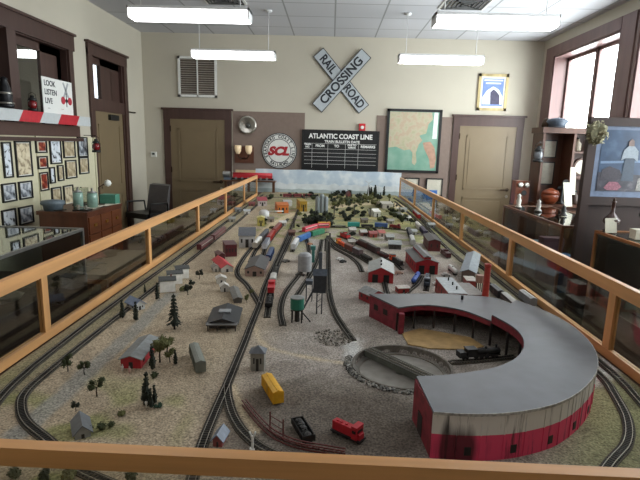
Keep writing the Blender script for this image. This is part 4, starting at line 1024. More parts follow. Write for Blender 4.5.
for q in range(3):
    a = q*2*PI/3+.5; MB().obox((.035*math.cos(a),-.014,.26+.035*math.sin(a)),(.06,.002,.008),0,tw,ry=-a).build('blade', t)
# low truss fence along the branch, gate frame, signal
rb = cm_('#5e2722', .3)
P = smooth([at(*p) for p in [(244,405),(250,413),(262,427),(272,436),(285,443),(300,448),(322,452),(345,456)]])
t = thing('trestle_fence', 'low rusty red lattice girder curving along the branch track at front', 'fence', (0,0,0))
for z0, z1, nm in ((G+.001,G+.004,'bottom_chord'),(G+.016,G+.019,'top_chord')):
    for s_ in (-1,1):
        m = MB(); strip(m, P, s_*.006, .003, z0, z1, rb); m.build(nm, t)
Q = resamp(P, 26)
for p, q in zip(Q, Q[1:]):
    m = MB().tube([(p.x,p.y,G+.003),(q.x,q.y,G+.017)],.0012,rb,4); m.build('lattice', t)
t = thing('gate_frame', 'pair of rusty posts joined by thin rails standing on the lattice girder', 'frame', (0,0,0))
p, q = at(270,431.5), at(283,440)
for c in (p, q): MB().cyl((c[0],c[1],G),.0022,0,.062,rb,8).build('post', t)
for z in (.03,.05): MB().tube([(p[0],p[1],G+z),(q[0],q[1],G+z)],.0012,rb,6).build('cross_rail', t)
t = thing('railway_signal', 'white signal post with two raised arms by the front railing', 'signal', at3(252.5,449)); ws = cm_('#d8d8d4')
MB().cyl((0,0,0),.0035,0,.04,ws,8).build('mast', t)
for s_ in (-1,1): MB().tube([(0,0,.03),(s_*.008,0,.052)],.0025,ws).build('arm', t)
MB().cyl((0,0,0),.008,0,.004,ws,10).build('foot', t)
# telegraph poles and tiny people, autos
for i,(px,py,h) in enumerate([(334,217.5,.13),(354,216.5,.13),(370,217,.11),(325,251,.1),(294,228,.1)]):
    lb = ['left','middle','right','centre yard','upper main line'][i]
    t = thing('utility_pole', {0:'dark pole in the far field, leftmost of three',1:'dark pole in the far field, middle of three',2:'dark pole in the far field, rightmost of three',3:'short dark pole beside the tall pole in the yard',4:'dark pole beside the upper main line'}[i], 'pole', at3(px,py))
    MB().cyl((0,0,0),.006,0,h,cm_('#2c2824'),8).build('shaft', t); B(-.02,.02,-.002,.002,h*.85,h*.85+.005,cm_('#2c2824')).build('crossarm', t)
for px, py, c1, c2, lb in [(122.5,371,'#d5d2cc','#b9b5ae','white figure in front of the red shed door'),(129.5,373,'#b78f88','#8e7c74','pinkish figure by the red shed'),(146.5,407,'#d8d6d0','#3c3a36','white figure below the slim dark trees')]:
    t = thing('miniature_figure', lb, 'figurine', at3(px,py))
    MB().lathe([(.0025,0),(.003,.009),(.004,.011),(.005,.018),(.002,.021),(0,.0215)], cm_(c1), 10).build('body', t)
    MB().lathe([(0,.02),(.0026,.022),(.003,.0245),(0,.028)], cm_(c2), 8).build('head', t)
def auto(px, py, col, rz, lb, s=1):
    t = thing('miniature_automobile', lb, 'toy car', at3(px,py), rz); c = cm_(col)
    m = MB(); pr = [(-.024,.004),(.024,.004),(.025,.011),(.012,.013),(.006,.019),(-.012,.019),(-.018,.013),(-.025,.012)]; n = len(pr)
    m.add([(x*s,-.01*s,z*s) for x,z in pr]+[(x*s,.01*s,z*s) for x,z in pr], [tuple(range(n)),tuple(range(2*n-1,n-1,-1))]+[(i,n+i,n+(i+1)%n,(i+1)%n) for i in range(n)], c); m.build('body', t)
    for x in (-.015,.015):
        for y in (-.01,.01): MB().cyl((x*s,y*s,.004*s),.004*s,-.002,.002,trk,10,axis='Y').build('wheel', t)
for px, py, col, rz, lb in [(340,260,'#d0d0cc',.4,'tiny white and black car below the curved yard spur'),(343,262.5,'#232323',.9,'tiny black car below the curved yard spur'),(412,256,'#c3bfb8',.2,'tiny pale car beside the largest barn'),(399,274,'#b59a88',.3,'tiny tan car near the black diesel'),
    (404,289,'#8c4038',0,'tiny rusty truck next to the red and white shed'),(402,215,'#d5d5d2',.1,'tiny white car on the far right road'),(391,214,'#1f2220',.4,'tiny black car on the far right road'),(277,204,'#d4d6d8',0,'tiny white car behind the orange store'),
    (290,205,'#2b3136',0,'tiny dark car behind the orange store'),(398,209,'#d6cfc6',.3,'tiny cream car by the far right curve'),(437,285,'#d8d6d2',.2,'tiny white car outside the power house'),(446,276,'#b5b5b2',.1,'tiny grey car beside the warehouse'),
    (310,245,'#9c6a4c',1,'tiny brown truck below the green boxcar'),(408,229.5,'#e0dfdc',0,'tiny white van right of the dark red diesel'),(286,262,'#6d6a64',.8,'tiny grey car between the two main yard tracks'),(300,276,'#4b4a48',.3,'tiny dark car beside the round grey tank')]:
    auto(px, py, col, rz, lb, 1.1)
# ------------------------------------------------------------------ trees
def leafy(mb, c, r, n, m, s=.006):
    for i in range(n):
        d = Vector((random.gauss(0,1),random.gauss(0,1),random.gauss(0,.8))).normalized()*r*random.uniform(.55,1)
        p = Vector(c)+d; u = Vector((random.gauss(0,1),random.gauss(0,1),random.gauss(0,1))).normalized(); v = u.orthogonal().normalized(); k = s*random.uniform(.6,1.3)
        mb.add([p-u*k, p+v*k*.8, p+u*k, p-v*k*.8], [(0,1,2,3)], m)
PROTO = {}
def proto(kind, m):
    """unit height trees"""
    if kind == 'bushy':
        f = MB(); tr = MB().tube([(0,0,0),(.02,.01,.25),(0,0,.5)],[.04,.03,.02],bark)
        for q in range(6):
            c = (random.uniform(-.25,.25),random.uniform(-.25,.25),random.uniform(.5,.85)); tr.tube([(0,0,.4),c],.015,bark,4)
            f.blob(c,.13,m,6,4,.4); leafy(f,c,.2,45,m,.045)
    elif kind == 'conifer':
        f = MB(); tr = MB().tube([(0,0,0),(0,0,.95)],[.025,.006],bark)
        for k in range(9):
            z = .16+.09*k; r = .24*(1-k/10)
            for q in range(9):
                a = q*2*PI/9+k*.5+random.uniform(-.2,.2); rr = r*random.uniform(.7,1.15); c, s = math.cos(a), math.sin(a)
                f.add([(0,0,z+.05),(rr*.6*c-.05*s,rr*.6*s+.05*c,z),(rr*c,rr*s,z-.04),(rr*.6*c+.05*s,rr*.6*s-.05*c,z)],[(0,1,2,3)],m)
    elif kind == 'slim':
        f = MB(); tr = MB().tube([(0,0,0),(0,0,.5)],[.03,.02],bark)
        for k in range(6): f.blob((random.uniform(-.02,.02),random.uniform(-.02,.02),.18+.14*k),.13-.016*k,m,6,4,.35,1.2); leafy(f,(0,0,.18+.14*k),.15-.018*k,22,m,.035)
    else: # shrub
        f = MB(); tr = MB().tube([(0,0,0),(0,0,.3)],.05,bark)
        for k in range(4):
            c = (random.uniform(-.4,.4),random.uniform(-.4,.4),random.uniform(.25,.55)); f.blob(c,.3,m,7,4,.35,.8); leafy(f,c,.42,40,m,.09)
    t = bpy.data.objects.new('tree', None); COL.objects.link(t)
    tr.build('trunk', t); f.build('foliage', t); return t
KN = {'bushy':('leafy_tree','tree'),'conifer':('conifer_tree','tree'),'slim':('slim_conifer','tree'),'shrub':('shrub','shrub')}
def tree(kind, m, px, py, hpx, lab, group=None, wide=1, xy=None, h=None):
    p = xy or at(px, py); h = h or hpx*math.hypot(math.hypot(*p), .8)/FPX
    key = (kind, m.name); 
    if key not in PROTO: r = PROTO[key] = proto(kind, m)
    elif isinstance(PROTO[key], bpy.types.Object): r = dup(PROTO[key], (0,0,0))
    r.name = KN[kind][0]
    if 'group' in r: del r['group']
    r.location = (p[0], p[1], G-.001); r.scale = (h*wide, h*wide, h); r.rotation_euler.z = random.uniform(0, 6)
    tag(r, lab, KN[kind][1], group); return r
D_, O_, N_ = mtree2, mtree3, mtree
for a in [('bushy',N_,68,371,15,'dark leafy tree left of the grey road, left one of a pair'),('bushy',N_,84.5,374.5,14,'dark leafy tree of the pair, closer to the grey road'),
    ('bushy',N_,97,396,18,'lone leafy tree on the right edge of the grey road'),('bushy',D_,76,411,10,'small dark tree behind the low grey shed'),
    ('slim',D_,147,405,34,'tallest slim dark tree on the left gravel'),('slim',D_,151,407,20,'short slim tree right beside the tallest slim one'),('slim',D_,154.7,403,19,'thin dark tree at the right of the slim dark group'),
    ('slim',D_,143.5,401,16,'small dark tree at the left of the slim dark group'),('shrub',mat('tree_teal','#2f4a3a',.9,var=.3,scale=60),159,408,6,'teal green low bush right of the slim dark trees'),
    ('bushy',O_,160,362,26,'olive tree right behind the red shed, largest of the clump'),('bushy',O_,167,352,18,'olive tree at the back of the clump beside the red shed'),('bushy',O_,170,362,14,'small olive tree right of the clump beside the red shed'),
    ('slim',D_,152.5,369,24,'dark slim tree against the side of the red shed'),('slim',D_,175.5,364,15,'dark short conifer between the red shed and the grey boxcar'),('shrub',N_,155,377,7,'dark green bush in front of the red shed'),
    ('conifer',D_,174.5,329,37,'tall open conifer standing on the left gravel'),('slim',D_,157.5,299,17,'dark slim tree at the corner of the nearest white cottage'),('slim',D_,122.5,318,19,'dark slim tree left of the slate blue roofed cottage'),
    ('slim',D_,136,320,19,'dark slim tree in front of the slate blue roofed cottage'),('slim',D_,145,293,9,'small dark tree behind the slate blue roofed cottage'),('bushy',D_,199.5,279,10,'small dark tree alone right of the white cottages'),
    ('bushy',D_,192,288,9,'small dark tree right of the middle white cottage'),('bushy',D_,188,295,12,'dark tree right of the nearest white cottage'),('shrub',O_,183,291,6,'olive bush between the nearest white cottage and a dark tree'),
    ('shrub',N_,112,426,6,'low green bush on the grass right of the low grey shed'),('shrub',O_,122,416,6,'olive bush at the right end of the near grass strip'),('shrub',N_,100,430,8,'green bush in the middle of the near grass strip'),('shrub',D_,88,432,7,'dark bush leaning on the low grey shed'),
    ('bushy',O_,247,303,9,'olive tree between the depot shed and the main line'),('bushy',O_,251,296,8,'pale olive tree left of the main line switch')]:
    tree(*a)
for i,(px,py) in enumerate([(12,478),(45,479),(70,480),(130,480)]):
    x, y = at(px,py); tree('shrub', [N_,D_,O_,N_][i], 0,0,0, 'green bush seen below the front railing, '+['leftmost','second from left','third from left','rightmost'][i], xy=(x, y), h=.03)
random.seed(21)
def scatter(n, rect, kinds, hr_, lab, group, wide=1):
    x0, x1, y0, y1 = rect; done = 0; bad = 0
    while done < n and bad < 4000:
        px, py = random.uniform(x0,x1), random.uniform(y0,y1); k, m = random.choice(kinds); p = at(px,py)
        bad += 1
        if not (-.9 < p[0] < .9 and p[1] < 8.05): continue
        tree(k, m, 0, 0, 0, lab, group, wide, xy=p, h=random.uniform(*hr_)); done += 1
scatter(26, (304,331,216,227), [('bushy',D_),('bushy',N_),('shrub',D_)], (.06,.1), 'dark green tree in the dense clump above the pink coaches', 'dark tree clump above the pink coaches', 1.1)
scatter(46, (331,396,197,208.5), [('bushy',D_),('bushy',O_),('bushy',N_),('shrub',O_),('slim',D_)], (.05,.12), 'small green tree on the wooded far hill before the backdrop', 'wooded far hill', 1.1)
scatter(14, (368,400,193.5,198), [('slim',D_)], (.12,.2), 'tall thin dark tree standing against the right part of the backdrop', 'thin dark trees by the backdrop')
scatter(16, (338,392,211,222), [('shrub',D_),('bushy',D_),('shrub',O_)], (.04,.07), 'scattered low tree in the sandy far field', 'low trees of the sandy far field')
scatter(18, (392,424,208,226), [('bushy',D_),('shrub',N_),('bushy',N_)], (.05,.08), 'dark green tree around the cottages at the far right', 'far right trees')
scatter(14, (262,316,194,200), [('bushy',D_),('shrub',N_),('shrub',D_)], (.04,.08), 'small tree behind the dark red far train', 'trees behind the dark red far train')
scatter(10, (330,350,193,197), [('bushy',D_),('shrub',D_)], (.06,.1), 'dark bush close to the backdrop right of the silos', 'dark bushes right of the silos')
scatter(16, (345,396,229,236), [('shrub',O_),('shrub',D_),('bushy',O_)], (.03,.05), 'low bush among the cottages behind the maroon train', 'bushes among the middle cottages')
scatter(10, (262,300,214,232), [('shrub',O_),('shrub',D_)], (.025,.05), 'tiny bush in the far left scenery', 'tiny bushes of the far left scenery')

# ------------------------------------------------------------------ left side of the room
XP = XL+.04
def px_left(px, py, x=XP):
    d = fw*FPX+rt*(px-320)-up*(py-240); t = x/d.x; return d.y*t, EYE+d.z*t
t = thing('photo_display_board', 'cream display board full of framed photographs on the left wall', 'display board', (XL+.002, 5.2, 0))
cream = mat('cream_board', '#c9c3a6', .7, var=.04)
B(0.001,.03,-1.4,1.72,.55,1.655,cream).build('board', t)
for y in (-1.4,.33,1.7): B(.03,.042,y-.02,y+.02,.55,1.655,cream).build('batten', t)
B(.0,.07,-1.6,1.25,1.655,1.79,mat('brown_board','#4b332b',.5)).build('header_board', t)
t = thing('crossing_gate_arm', 'red and white striped crossing gate arm fixed across the left wall', 'gate arm', (XL+.16, 0, 0)); gw = mat('gate_white','#b8bcbd',.5,var=.05); grd = mat('gate_red','#b3202c',.5)
ed = [4.1,5.0,5.36,5.72,6.14,6.5]
for i,(a,c) in enumerate(zip(ed, ed[1:])):
    s0 = 0 if i == 0 else .09; s1 = 0 if i == len(ed)-2 else .09; vs = [(x,y,z) for x in (0,.03) for y,z in ((a,1.795),(c,1.795),(c+s1,1.91),(a+s0,1.91))]
    MB().add(vs, [(3,2,1,0),(4,5,6,7),(0,1,5,4),(1,2,6,5),(2,3,7,6),(3,0,4,7)], grd if i%2 == 1 else gw).build('red_stripe' if i%2 else 'white_stripe', t)
for y in (4.3,6.0): B(-.16,0,y-.02,y+.02,1.84,1.87,black).build('bracket', t)
def photo_m(i, kind):
    st = {'g':[(.35,'#2d3036'),(.5,'#8d939c'),(.62,'#c9ccd0')],'t':[(.3,'#7d6a50'),(.55,'#b7a88a'),(.7,'#cfc5ac')],'r':[(.35,'#3b1410'),(.55,'#8c3526'),(.7,'#c98f6a')],'p':[(.4,'#8f7f68'),(.5,'#cdbfa0'),(.7,'#ddd3bb')],'b':[(.4,'#2a3038'),(.47,'#cfd6de'),(.7,'#e4e8ec')]}[kind]
    k = 'photo_'+kind; 
    if k not in MATS: MATS[k] = blotch(k, 0, st, 16, 4, dist=.6)
    return MATS[k]
FR = [((1,142,13.5,178),'b','wide black framed photo sheet, topmost at the left edge'),((14,141,33,177),'p','tan old newspaper page in a black frame'),((1,183,17,202),'g','grey rail yard photo under the left photo sheet'),((18,181,33,199),'g','grey photo of a station under the newspaper page'),
 ((1,209,17,228),'b','white framed pair of locomotive photos in the lower left row'),((18,206,34,224),'g','grey photo right of the locomotive pair in the lower left row'),((1,235,19,250),'g','grey photo at the lowest row, left one'),((20,232,36,247),'g','grey photo at the lowest row beside the white batten'),
 ((35,140,47,153),'r','small dark red picture at the top of the second board'),((37,156,48,169),'r','reddish portrait below the small dark red picture'),((38.5,172,49,191),'r','brick red framed picture, third down its column'),((49,139.5,62,164),'b','black framed sheet with four small photos'),
 ((62.5,140,75.5,158),'t','tan photo in a grey frame on the top row'),((77,137,88,157),'g','grey photo at the top right corner of the second board'),((49,167,55.5,183.5),'b','narrow white picture under the four photo sheet'),((57,165,64,181),'t','narrow tan picture beside the narrow white one'),
 ((65,160,77,178.5),'t','tan engraving in the middle of the second board'),((78.5,157,89,174),'t','tan photo at the right edge, second row'),((51,187,62,206),'t','tan picture just above the wooden chest'),((63,185,74,205),'p','pale page above the wooden chest beside the green jars')]
for i,((x0,y0,x1,y1),k,lb) in enumerate(FR):
    ya, za = px_left(x0,(y0)); yb, zb = px_left(x1,y1); y0_, z0_ = px_left(x0,y1); z1_ = (za+px_left(x1,y0+(0))[1])/2; zlo = (z0_+zb)/2
    t = thing('framed_photo', lb, 'framed photo', (XL+.031, (ya+yb)/2, (z1_+zlo)/2)); hy, hz = abs(yb-ya)/2, abs(z1_-zlo)/2
    m = MB(); fr = .016
    for (a,b_,c,d) in ((-hy,hy,hz-fr,hz),(-hy,hy,-hz,-hz+fr),(-hy,-hy+fr,-hz+fr,hz-fr),(hy-fr,hy,-hz+fr,hz-fr)): m.box(0,.02,a,b_,c,d,black)
    m.build('frame', t); B(.0,.009,-hy+fr,hy-fr,-hz+fr,hz-fr,white).build('mount', t); B(.009,.012,-hy+fr+.008,hy-fr-.008,-hz+fr+.008,hz-fr-.008,photo_m(i,k)).build('photo', t)
# LOOK LISTEN LIVE sign
t = thing('safety_sign', 'white LOOK LISTEN LIVE sign leaning at the left window above the gate arm', 'sign', (XL+.15, 5.83, 1.913)); sw = mat('sign_card','#dcdcd8',.6,var=.02)
B(0,.008,-.315,.315,0,.385,sw).build('card', t)
for wd, z in (('LOOK', .32), ('LISTEN', .225), ('LIVE', .13)): text('lettering', wd, .085, signb, t, (.0095, -.28, z), (PI/2,0,PI/2), .0008, .95, 'LEFT', .0015)
text('lettering', '-----', .04, signb, t, (.0095, -.24, .055), (PI/2,0,PI/2), .0008, .8, 'LEFT')
text('lettering', '-------', .03, red, t, (.0095, .04, .06), (PI/2,0,PI/2), .0008, .9, 'LEFT')
m = MB()
for s_ in (-1,1): m.obox((.0095,.17,.28),(.002,.2,.028),0,mat('sign_grey','#a2a6aa',.5),rx=s_*1.0)
m.build('crossbuck', t)
B(.009,.0105,.163,.177,.09,.25,signb).build('signal_mast', t)
for s_ in (-1,1): MB().lathe([(.045,.0),(.045,.003)], mat('signal_red','#b0283a',.4), 20, (.009,.17+s_*.075,.16), False, 'X').build('signal_lamp', t)
MB().lathe([(.024,.0),(.024,.004)], signb, 16, (.009,.17,.16), False, 'X').build('signal_hub', t)
# lantern, dark bell on the gate ledge
def lantern(x, y, z, lab, s=1, hot='#7c1f22'):
    t = thing('signal_lantern', lab, 'lantern', (x, y, z)); t.scale = (s,s,s)
    MB().lathe([(.07,0),(.07,.03),(.05,.04)], black, 16).build('base', t); MB().lathe([(.045,.04),(.06,.08),(.055,.13),(.04,.15)], mat('lens'+hot[1:],hot,.15), 16).build('lens', t)
    MB().lathe([(.065,.15),(.05,.18),(.025,.2),(.03,.22),(0,.225)], black, 16).build('cap', t)
    for q in range(4): MB().tube([(.068*math.cos(q*PI/2),.068*math.sin(q*PI/2),.02),(.068*math.cos(q*PI/2),.068*math.sin(q*PI/2),.16)],.004,black,5).build('guard_wire', t)
    MB().tube([(-.06,0,.17),(-.05,0,.24),(0,0,.27),(.05,0,.24),(.06,0,.17)],.004,black,5).build('handle', t)
    return t
B(XL-.14,XL+.19,3.9,6.6,1.912,1.914,trimb)
lantern(XL+.165, 5.3, 1.911, 'black lantern with red lens on the ledge below the left window', .72)
t = thing('brass_bell', 'tall black and silver bell shaped ornament at the left edge on the gate ledge', 'ornament', (XL+.165, 4.86, 1.911))
MB().lathe([(.07,0),(.075,.03),(.06,.05),(.065,.12),(.05,.2),(.03,.26),(.035,.28),(0,.3)], mat('dark_bronze','#1e1f22',.3,.5), 18).build('body', t); MB().lathe([(.078,.04),(.078,.055)], chrome, 18).build('ring', t); MB().lathe([(.067,.13),(.066,.15)], chrome, 18).build('ring', t)
t = lantern(XL+.2, 6.6, 1.46, 'dark red lantern hanging by the left doorway casing', .8); B(-.2,0,-.005,.005,.27,.28,black).build('wall_hook', t)
t = thing('coat_hook_rail', 'short rail sticking out beside the top of the left doorway', 'hook', (XL, 8.2, 2.08)); B(.0,.02,-.05,.22,-.012,.012,bronze).build('rail', t); B(.02,.05,.18,.2,-.01,.01,bronze).build('peg', t)
# chest of drawers
t = thing('wooden_chest', 'low brown wooden file chest with small brass pulls by the left wall', 'chest', (-2.72, 5.33, 0)); cf = wood('chest_front','#6a3b22',.4,1,.3)
B(-.26,.24,-.41,.41,.06,.86,chestw).build('body', t); B(-.28,.25,-.42,.42,.86,.9,chestw).build('top', t); B(-.24,.22,-.39,.39,0,.06,trimb).build('plinth', t)
for r in range(4):
    for c in range(3):
        y0, z0 = -.39+.262*c, .1+.188*r; d = B(.24,.252,y0,y0+.25,z0,z0+.176,cf).build('drawer', t)
        B(.252,.262,y0+.1,y0+.15,z0+.07,z0+.1,mat('brass_pull','#b08a4a',.3,.8)).build('pull', d)
teal = mat('teal_glass','#8aa89c',.1,var=.1)
for x, y, r, h, lb in ((-2.68,5.15,.05,.17,'left'),(-2.6,5.3,.055,.15,'right')):
    t = thing('glass_jar', 'pale green battery jar on the wooden chest, %s of two' % lb, 'jar', (x,y,.9)); MB().lathe([(r,0),(r,h),(r*.85,h+.01),(r*.85,h)], teal, 18).build('jar', t); MB().lathe([(r*.9,h+.01),(r*.9,h+.02),(.01,h+.03),(.01,h+.06),(0,h+.06)], steel, 14).build('lid', t)
t = thing('desk_lamp', 'small stand with a white globe bulb on the wooden chest', 'lamp', (-2.62,5.5,.9)); MB().cyl((0,0,0),.06,0,.015,bronze,16).build('base', t); MB().tube([(0,0,0),(0,0,.2),(.06,.02,.24)],.007,bronze).build('arm', t); MB().lathe([(0,-.04),(.028,-.028),(.04,0),(.028,.028),(0,.04)], white, 14, (.1,.02,.25)).build('globe_bulb', t)
t = thing('teal_box', 'flat teal green card box on the wooden chest near the doorway', 'box', (-2.58,5.66,.9)); B(-.08,.1,-.06,.06,0,.1,cm_('#4f8a76')).build('box', t); B(-.082,.102,-.062,.062,.1,.11,cm_('#5b9682')).build('lid', t)
t = thing('paper_stack', 'loose white papers spread on top of the wooden chest', 'papers', (-2.6,5.45,.9)); 
for i in range(4): MB().obox((random.uniform(-.08,.08),random.uniform(-.15,.15),.002+.002*i),(.2,.27,.0015),random.uniform(-.5,.5),offw).build('sheet', t)
t = thing('telegraph_key', 'small metal telegraph instrument on the near end of the wooden chest', 'telegraph', (-2.58,5.03,.9)); B(-.08,.08,-.05,.05,0,.015,black).build('base', t); MB().tube([(-.07,0,.04),(.07,0,.035)],.006,chrome).build('lever', t); MB().cyl((-.04,0,0),.018,.015,.06,chrome,12).build('coil', t); MB().cyl((.04,0,0),.012,.015,.05,chrome,12).build('coil', t)
t = thing('conductor_cap', 'blue grey cap lying on the left corner of the wooden chest', 'cap', (-2.87,5.0,.9)); MB().lathe([(.09,0),(.095,.05),(.12,.07),(.11,.1),(0,.115)], cm_('#5f6b74'), 18).build('crown', t); MB().obox((.09,-.03,.01),(.08,.1,.006),0,black).build('visor', t)
# chairs
def chair(x, y, rz, lb):
    t = thing('office_chair', lb, 'chair', (x,y,0), rz, None)
    MB().box(-.26,.26,-.25,.25,.43,.52,blackl).build('seat', t)
    m = MB(); R = [(-.25,.2,.52),(.25,.2,.52),(.25,.3,.98),(-.25,.3,.98),(-.25,.28,.52),(.25,.28,.52),(.22,.36,1.0),(-.22,.36,1.0)]
    m.add(R, [(0,1,2,3),(5,4,7,6),(1,5,6,2),(4,0,3,7),(3,2,6,7),(0,4,5,1)], mat('grey_leather','#5d5a5b',.35)); m.build('backrest', t)
    for s_ in (-1,1):
        MB().tube([(s_*.28,.22,.45),(s_*.3,.2,.68),(s_*.3,-.18,.7),(s_*.28,-.2,.45)],.018,black).build('armrest', t)
    MB().cyl((0,0,0),.03,.08,.43,steel,10).build('gas_lift', t)
    for q in range(5):
        a = q*2*PI/5; l_ = MB().tube([(0,0,.1),(.27*math.cos(a),.27*math.sin(a),.06)],.018,black).build('leg', t); MB().cyl((.27*math.cos(a),.27*math.sin(a),.03),.03,-.012,.012,black,12,axis='X').build('caster', l_)
    return t
chair(-3.0, 7.95, -.5, 'black leather office chair with grey back left of the tan door').scale = (.92,.92,.92)
# low bench and left glass case
t = thing('wooden_bench', 'low wooden bench with pale top between the chest and the railing', 'bench', (-2.13,4.55,0)); B(-.22,.22,-.5,.5,.45,.49,cm_('#8a7f6d')).build('top', t); B(-.22,.23,-.51,.51,.41,.45,casew2).build('apron', t)
for x in (-.19,.19):
    for y in (-.46,.46): B(x-.025,x+.025,y-.025,y+.025,0,.41,casew2).build('leg', t)
def showcase(name, lab, x0, x1, y0, y1, z1, fm, zs, inner):
    t = thing(name, lab, 'display case', ((x0+x1)/2,(y0+y1)/2,0)); a, b_ = (x1-x0)/2, (y1-y0)/2; p = .022
    B(-a,a,-b_,b_,0.02,zs,inner).build('base_cabinet', t)
    for sx_ in (-1,1):
        for sy_ in (-1,1): B(sx_*(a-p/2)-p/2,sx_*(a-p/2)+p/2,sy_*(b_-p/2)-p/2,sy_*(b_-p/2)+p/2,zs,z1-p,fm).build('corner_post', t)
        B(sx_*(a-p/2)-p/2,sx_*(a-p/2)+p/2,-b_,b_,z1-p,z1,fm).build('top_frame', t); B(sx_*(a-p/2)-.003,sx_*(a-p/2)+.003,-b_+p,b_-p,zs,z1-p,caseg).build('side_glass', t)
    for sy_ in (-1,1): B(-a+p,a-p,sy_*(b_-p/2)-p/2,sy_*(b_-p/2)+p/2,z1-p,z1,fm).build('top_frame', t); B(-a+p,a-p,sy_*(b_-p/2)-.003,sy_*(b_-p/2)+.003,zs,z1-p,caseg).build('end_glass', t)
    B(-a+p,a-p,-b_+p,b_-p,z1-.012,z1-.006,caseg).build('top_glass', t)
    return t
dkin = mat('dark_lining','#2e1f18',.7)
showcase('glass_display_case', 'dark glass display case with silver edges in the left aisle', -2.85,-2.07,2.1,4.04,.9, steel, .5, dkin)
for i,(x,y,c,lb) in enumerate([(-2.3,2.9,'#5f6e4e','green cloth bundle inside the left glass case'),(-2.25,3.25,'#9a9c98','pale crumpled paper inside the left glass case'),(-2.3,3.6,'#4f4a42','brown book inside the left glass case')]):
    m = MB()
    if i < 2: m.blob((0,0,.05),.1,cm_(c,.4),9,6,.3,.55)
    else: m.box(-.1,.1,-.14,.14,0,.04,cm_(c))
    tag(m.build(['cloth_bundle','crumpled_paper','old_book'][i], None, (x,y,.5)), lb, ['cloth','paper','book'][i])

# ------------------------------------------------------------------ right side of the room
t = showcase('glass_display_case', 'brown framed glass case along the right aisle with a blue box inside', 2.06,2.62,4.32,5.82,1.0, casew, .32, dkin)
for (x,y,sz,c,nm,lb) in [(2.3,4.75,(.3,.42,.3),'#274a78','storage_box','dark blue box inside the right glass case'),(2.3,5.2,(.25,.3,.36),'#8da3bd','storage_box','pale blue box inside the right glass case'),(2.3,5.02,(.2,.12,.45),'#75505c','book_stack','dull pink booklet standing inside the right glass case'),(2.3,5.55,(.2,.25,.2),'#6b6d5b','model_item','olive box at the far end inside the right glass case')]:
    t = thing(nm, lb, 'box', (x,y,.32)); B(-sz[0]/2,sz[0]/2,-sz[1]/2,sz[1]/2,0,sz[2]*.8,cm_(c)).build('box', t); B(-sz[0]/2-.004,sz[0]/2+.004,-sz[1]/2-.004,sz[1]/2+.004,sz[2]*.8,sz[2],cm_(c)).build('lid', t)
t = showcase('glass_display_case', 'glass case with light wooden corner posts nearest on the right', 2.24,2.85,2.9,4.12,1.0, casew2, .42, mat('case_lining','#5b4a40',.7))
for (x,y,sz,c,nm,lb) in [(2.42,3.62,(.02,.16,.2),'#b09a78','old_card','tan card standing inside the nearest right case'),(2.5,3.85,(.25,.14,.07),'#8f9494','paper_roll','pale rolled papers inside the nearest right case')]:
    t = thing(nm, lb, 'card', (x,y,.42)); B(-sz[0]/2,sz[0]/2,-sz[1]/2,sz[1]/2,0,sz[2],cm_(c)).build('sheet', t); B(-.05,.05,-.06,.06,0,.012,black).build('stand', t)
t = thing('paper_card', 'small white card standing on the wooden corner of the nearest right case', 'card', (2.3,4.0,1.0)); MB().obox((0,0,.06),(.1,.004,.12),.1,offw,rx=-.2).build('card', t); B(-.04,.04,0,.04,0,.006,black).build('stand', t)
t = thing('paper_card', 'cream card box on the nearest right case beside the typewriter', 'card', (2.4,3.75,1.0)); B(-.07,.07,-.04,.04,0,.07,offw).build('box', t); B(-.072,.072,-.042,.042,.05,.075,offw).build('lid', t)
t = thing('typewriter', 'black old typewriter on the nearest right case at the picture edge', 'typewriter', (2.62,3.75,1.0)); 
MB().box(-.16,.16,-.16,.16,0,.06,black).build('base', t); MB().box(-.15,.15,-.02,.15,.06,.15,black).build('body', t); MB().cyl((0,.1,.17),.02,-.19,.19,mat('platen','#2c2c2e',.4),12,axis='X').build('platen', t)
MB().obox((0,.1,.23),(.2,.004,.12),0,offw).build('paper', t)
for r in range(4):
    for c in range(9): MB().cyl((-.12+.03*c,-.13+.028*r,0),.009,.06+.012*r,.072+.012*r,chrome,8).build('key', t)
# painting on its dark stand
t = thing('large_painting', 'big blue toned painting of a standing person in white shirt, in a dark brown frame', 'painting', (2.58,4.26,0)); dkw = wood('dark_frame','#2a1812',.7,2,.2)
m = MB()
for (a,b_,c,d) in ((-.43,.43,1.86,1.93),(-.43,-.36,.0,1.86),(.36,.43,.0,1.86),(-.36,.36,1.2,1.27)): m.box(a,b_,-.03,.03,c,d,dkw)
m.build('frame', t); B(-.36,.36,.0,.02,.3,1.2,dkw).build('lower_board', t)
B(-.36,.36,-.012,.012,1.27,1.86,mat('painting_border','#5c6980',.5)).build('mount', t)
skyp = blotch('painting_blue',0,[(.3,'#26364c'),(.55,'#324660'),(.7,'#4b6078')],7,4)
def pf(name, poly, y, m):
    n = len(poly); return MB().add([(x,y,z) for x,z in poly]+[(x,y+.0015,z) for x,z in poly], [tuple(range(n)), tuple(range(2*n-1,n-1,-1))]+[(i,n+i,n+(i+1)%n,(i+1)%n) for i in range(n)], m).build(name, t)
pf('canvas', [(-.31,1.32),(.33,1.32),(.33,1.83),(-.31,1.83)], -.0145, skyp)
pf('painted_wall', [(-.3,1.55),(.33,1.58),(.33,1.6),(-.3,1.57)], -.0155, cm_('#5f7590'))
pf('painted_ground', [(-.31,1.32),(.33,1.32),(.33,1.44),(.1,1.46),(-.31,1.48)], -.0165, blotch('painting_ground',0,[(.3,'#202028'),(.55,'#3d3b45'),(.75,'#6d6a6c')],16,4))
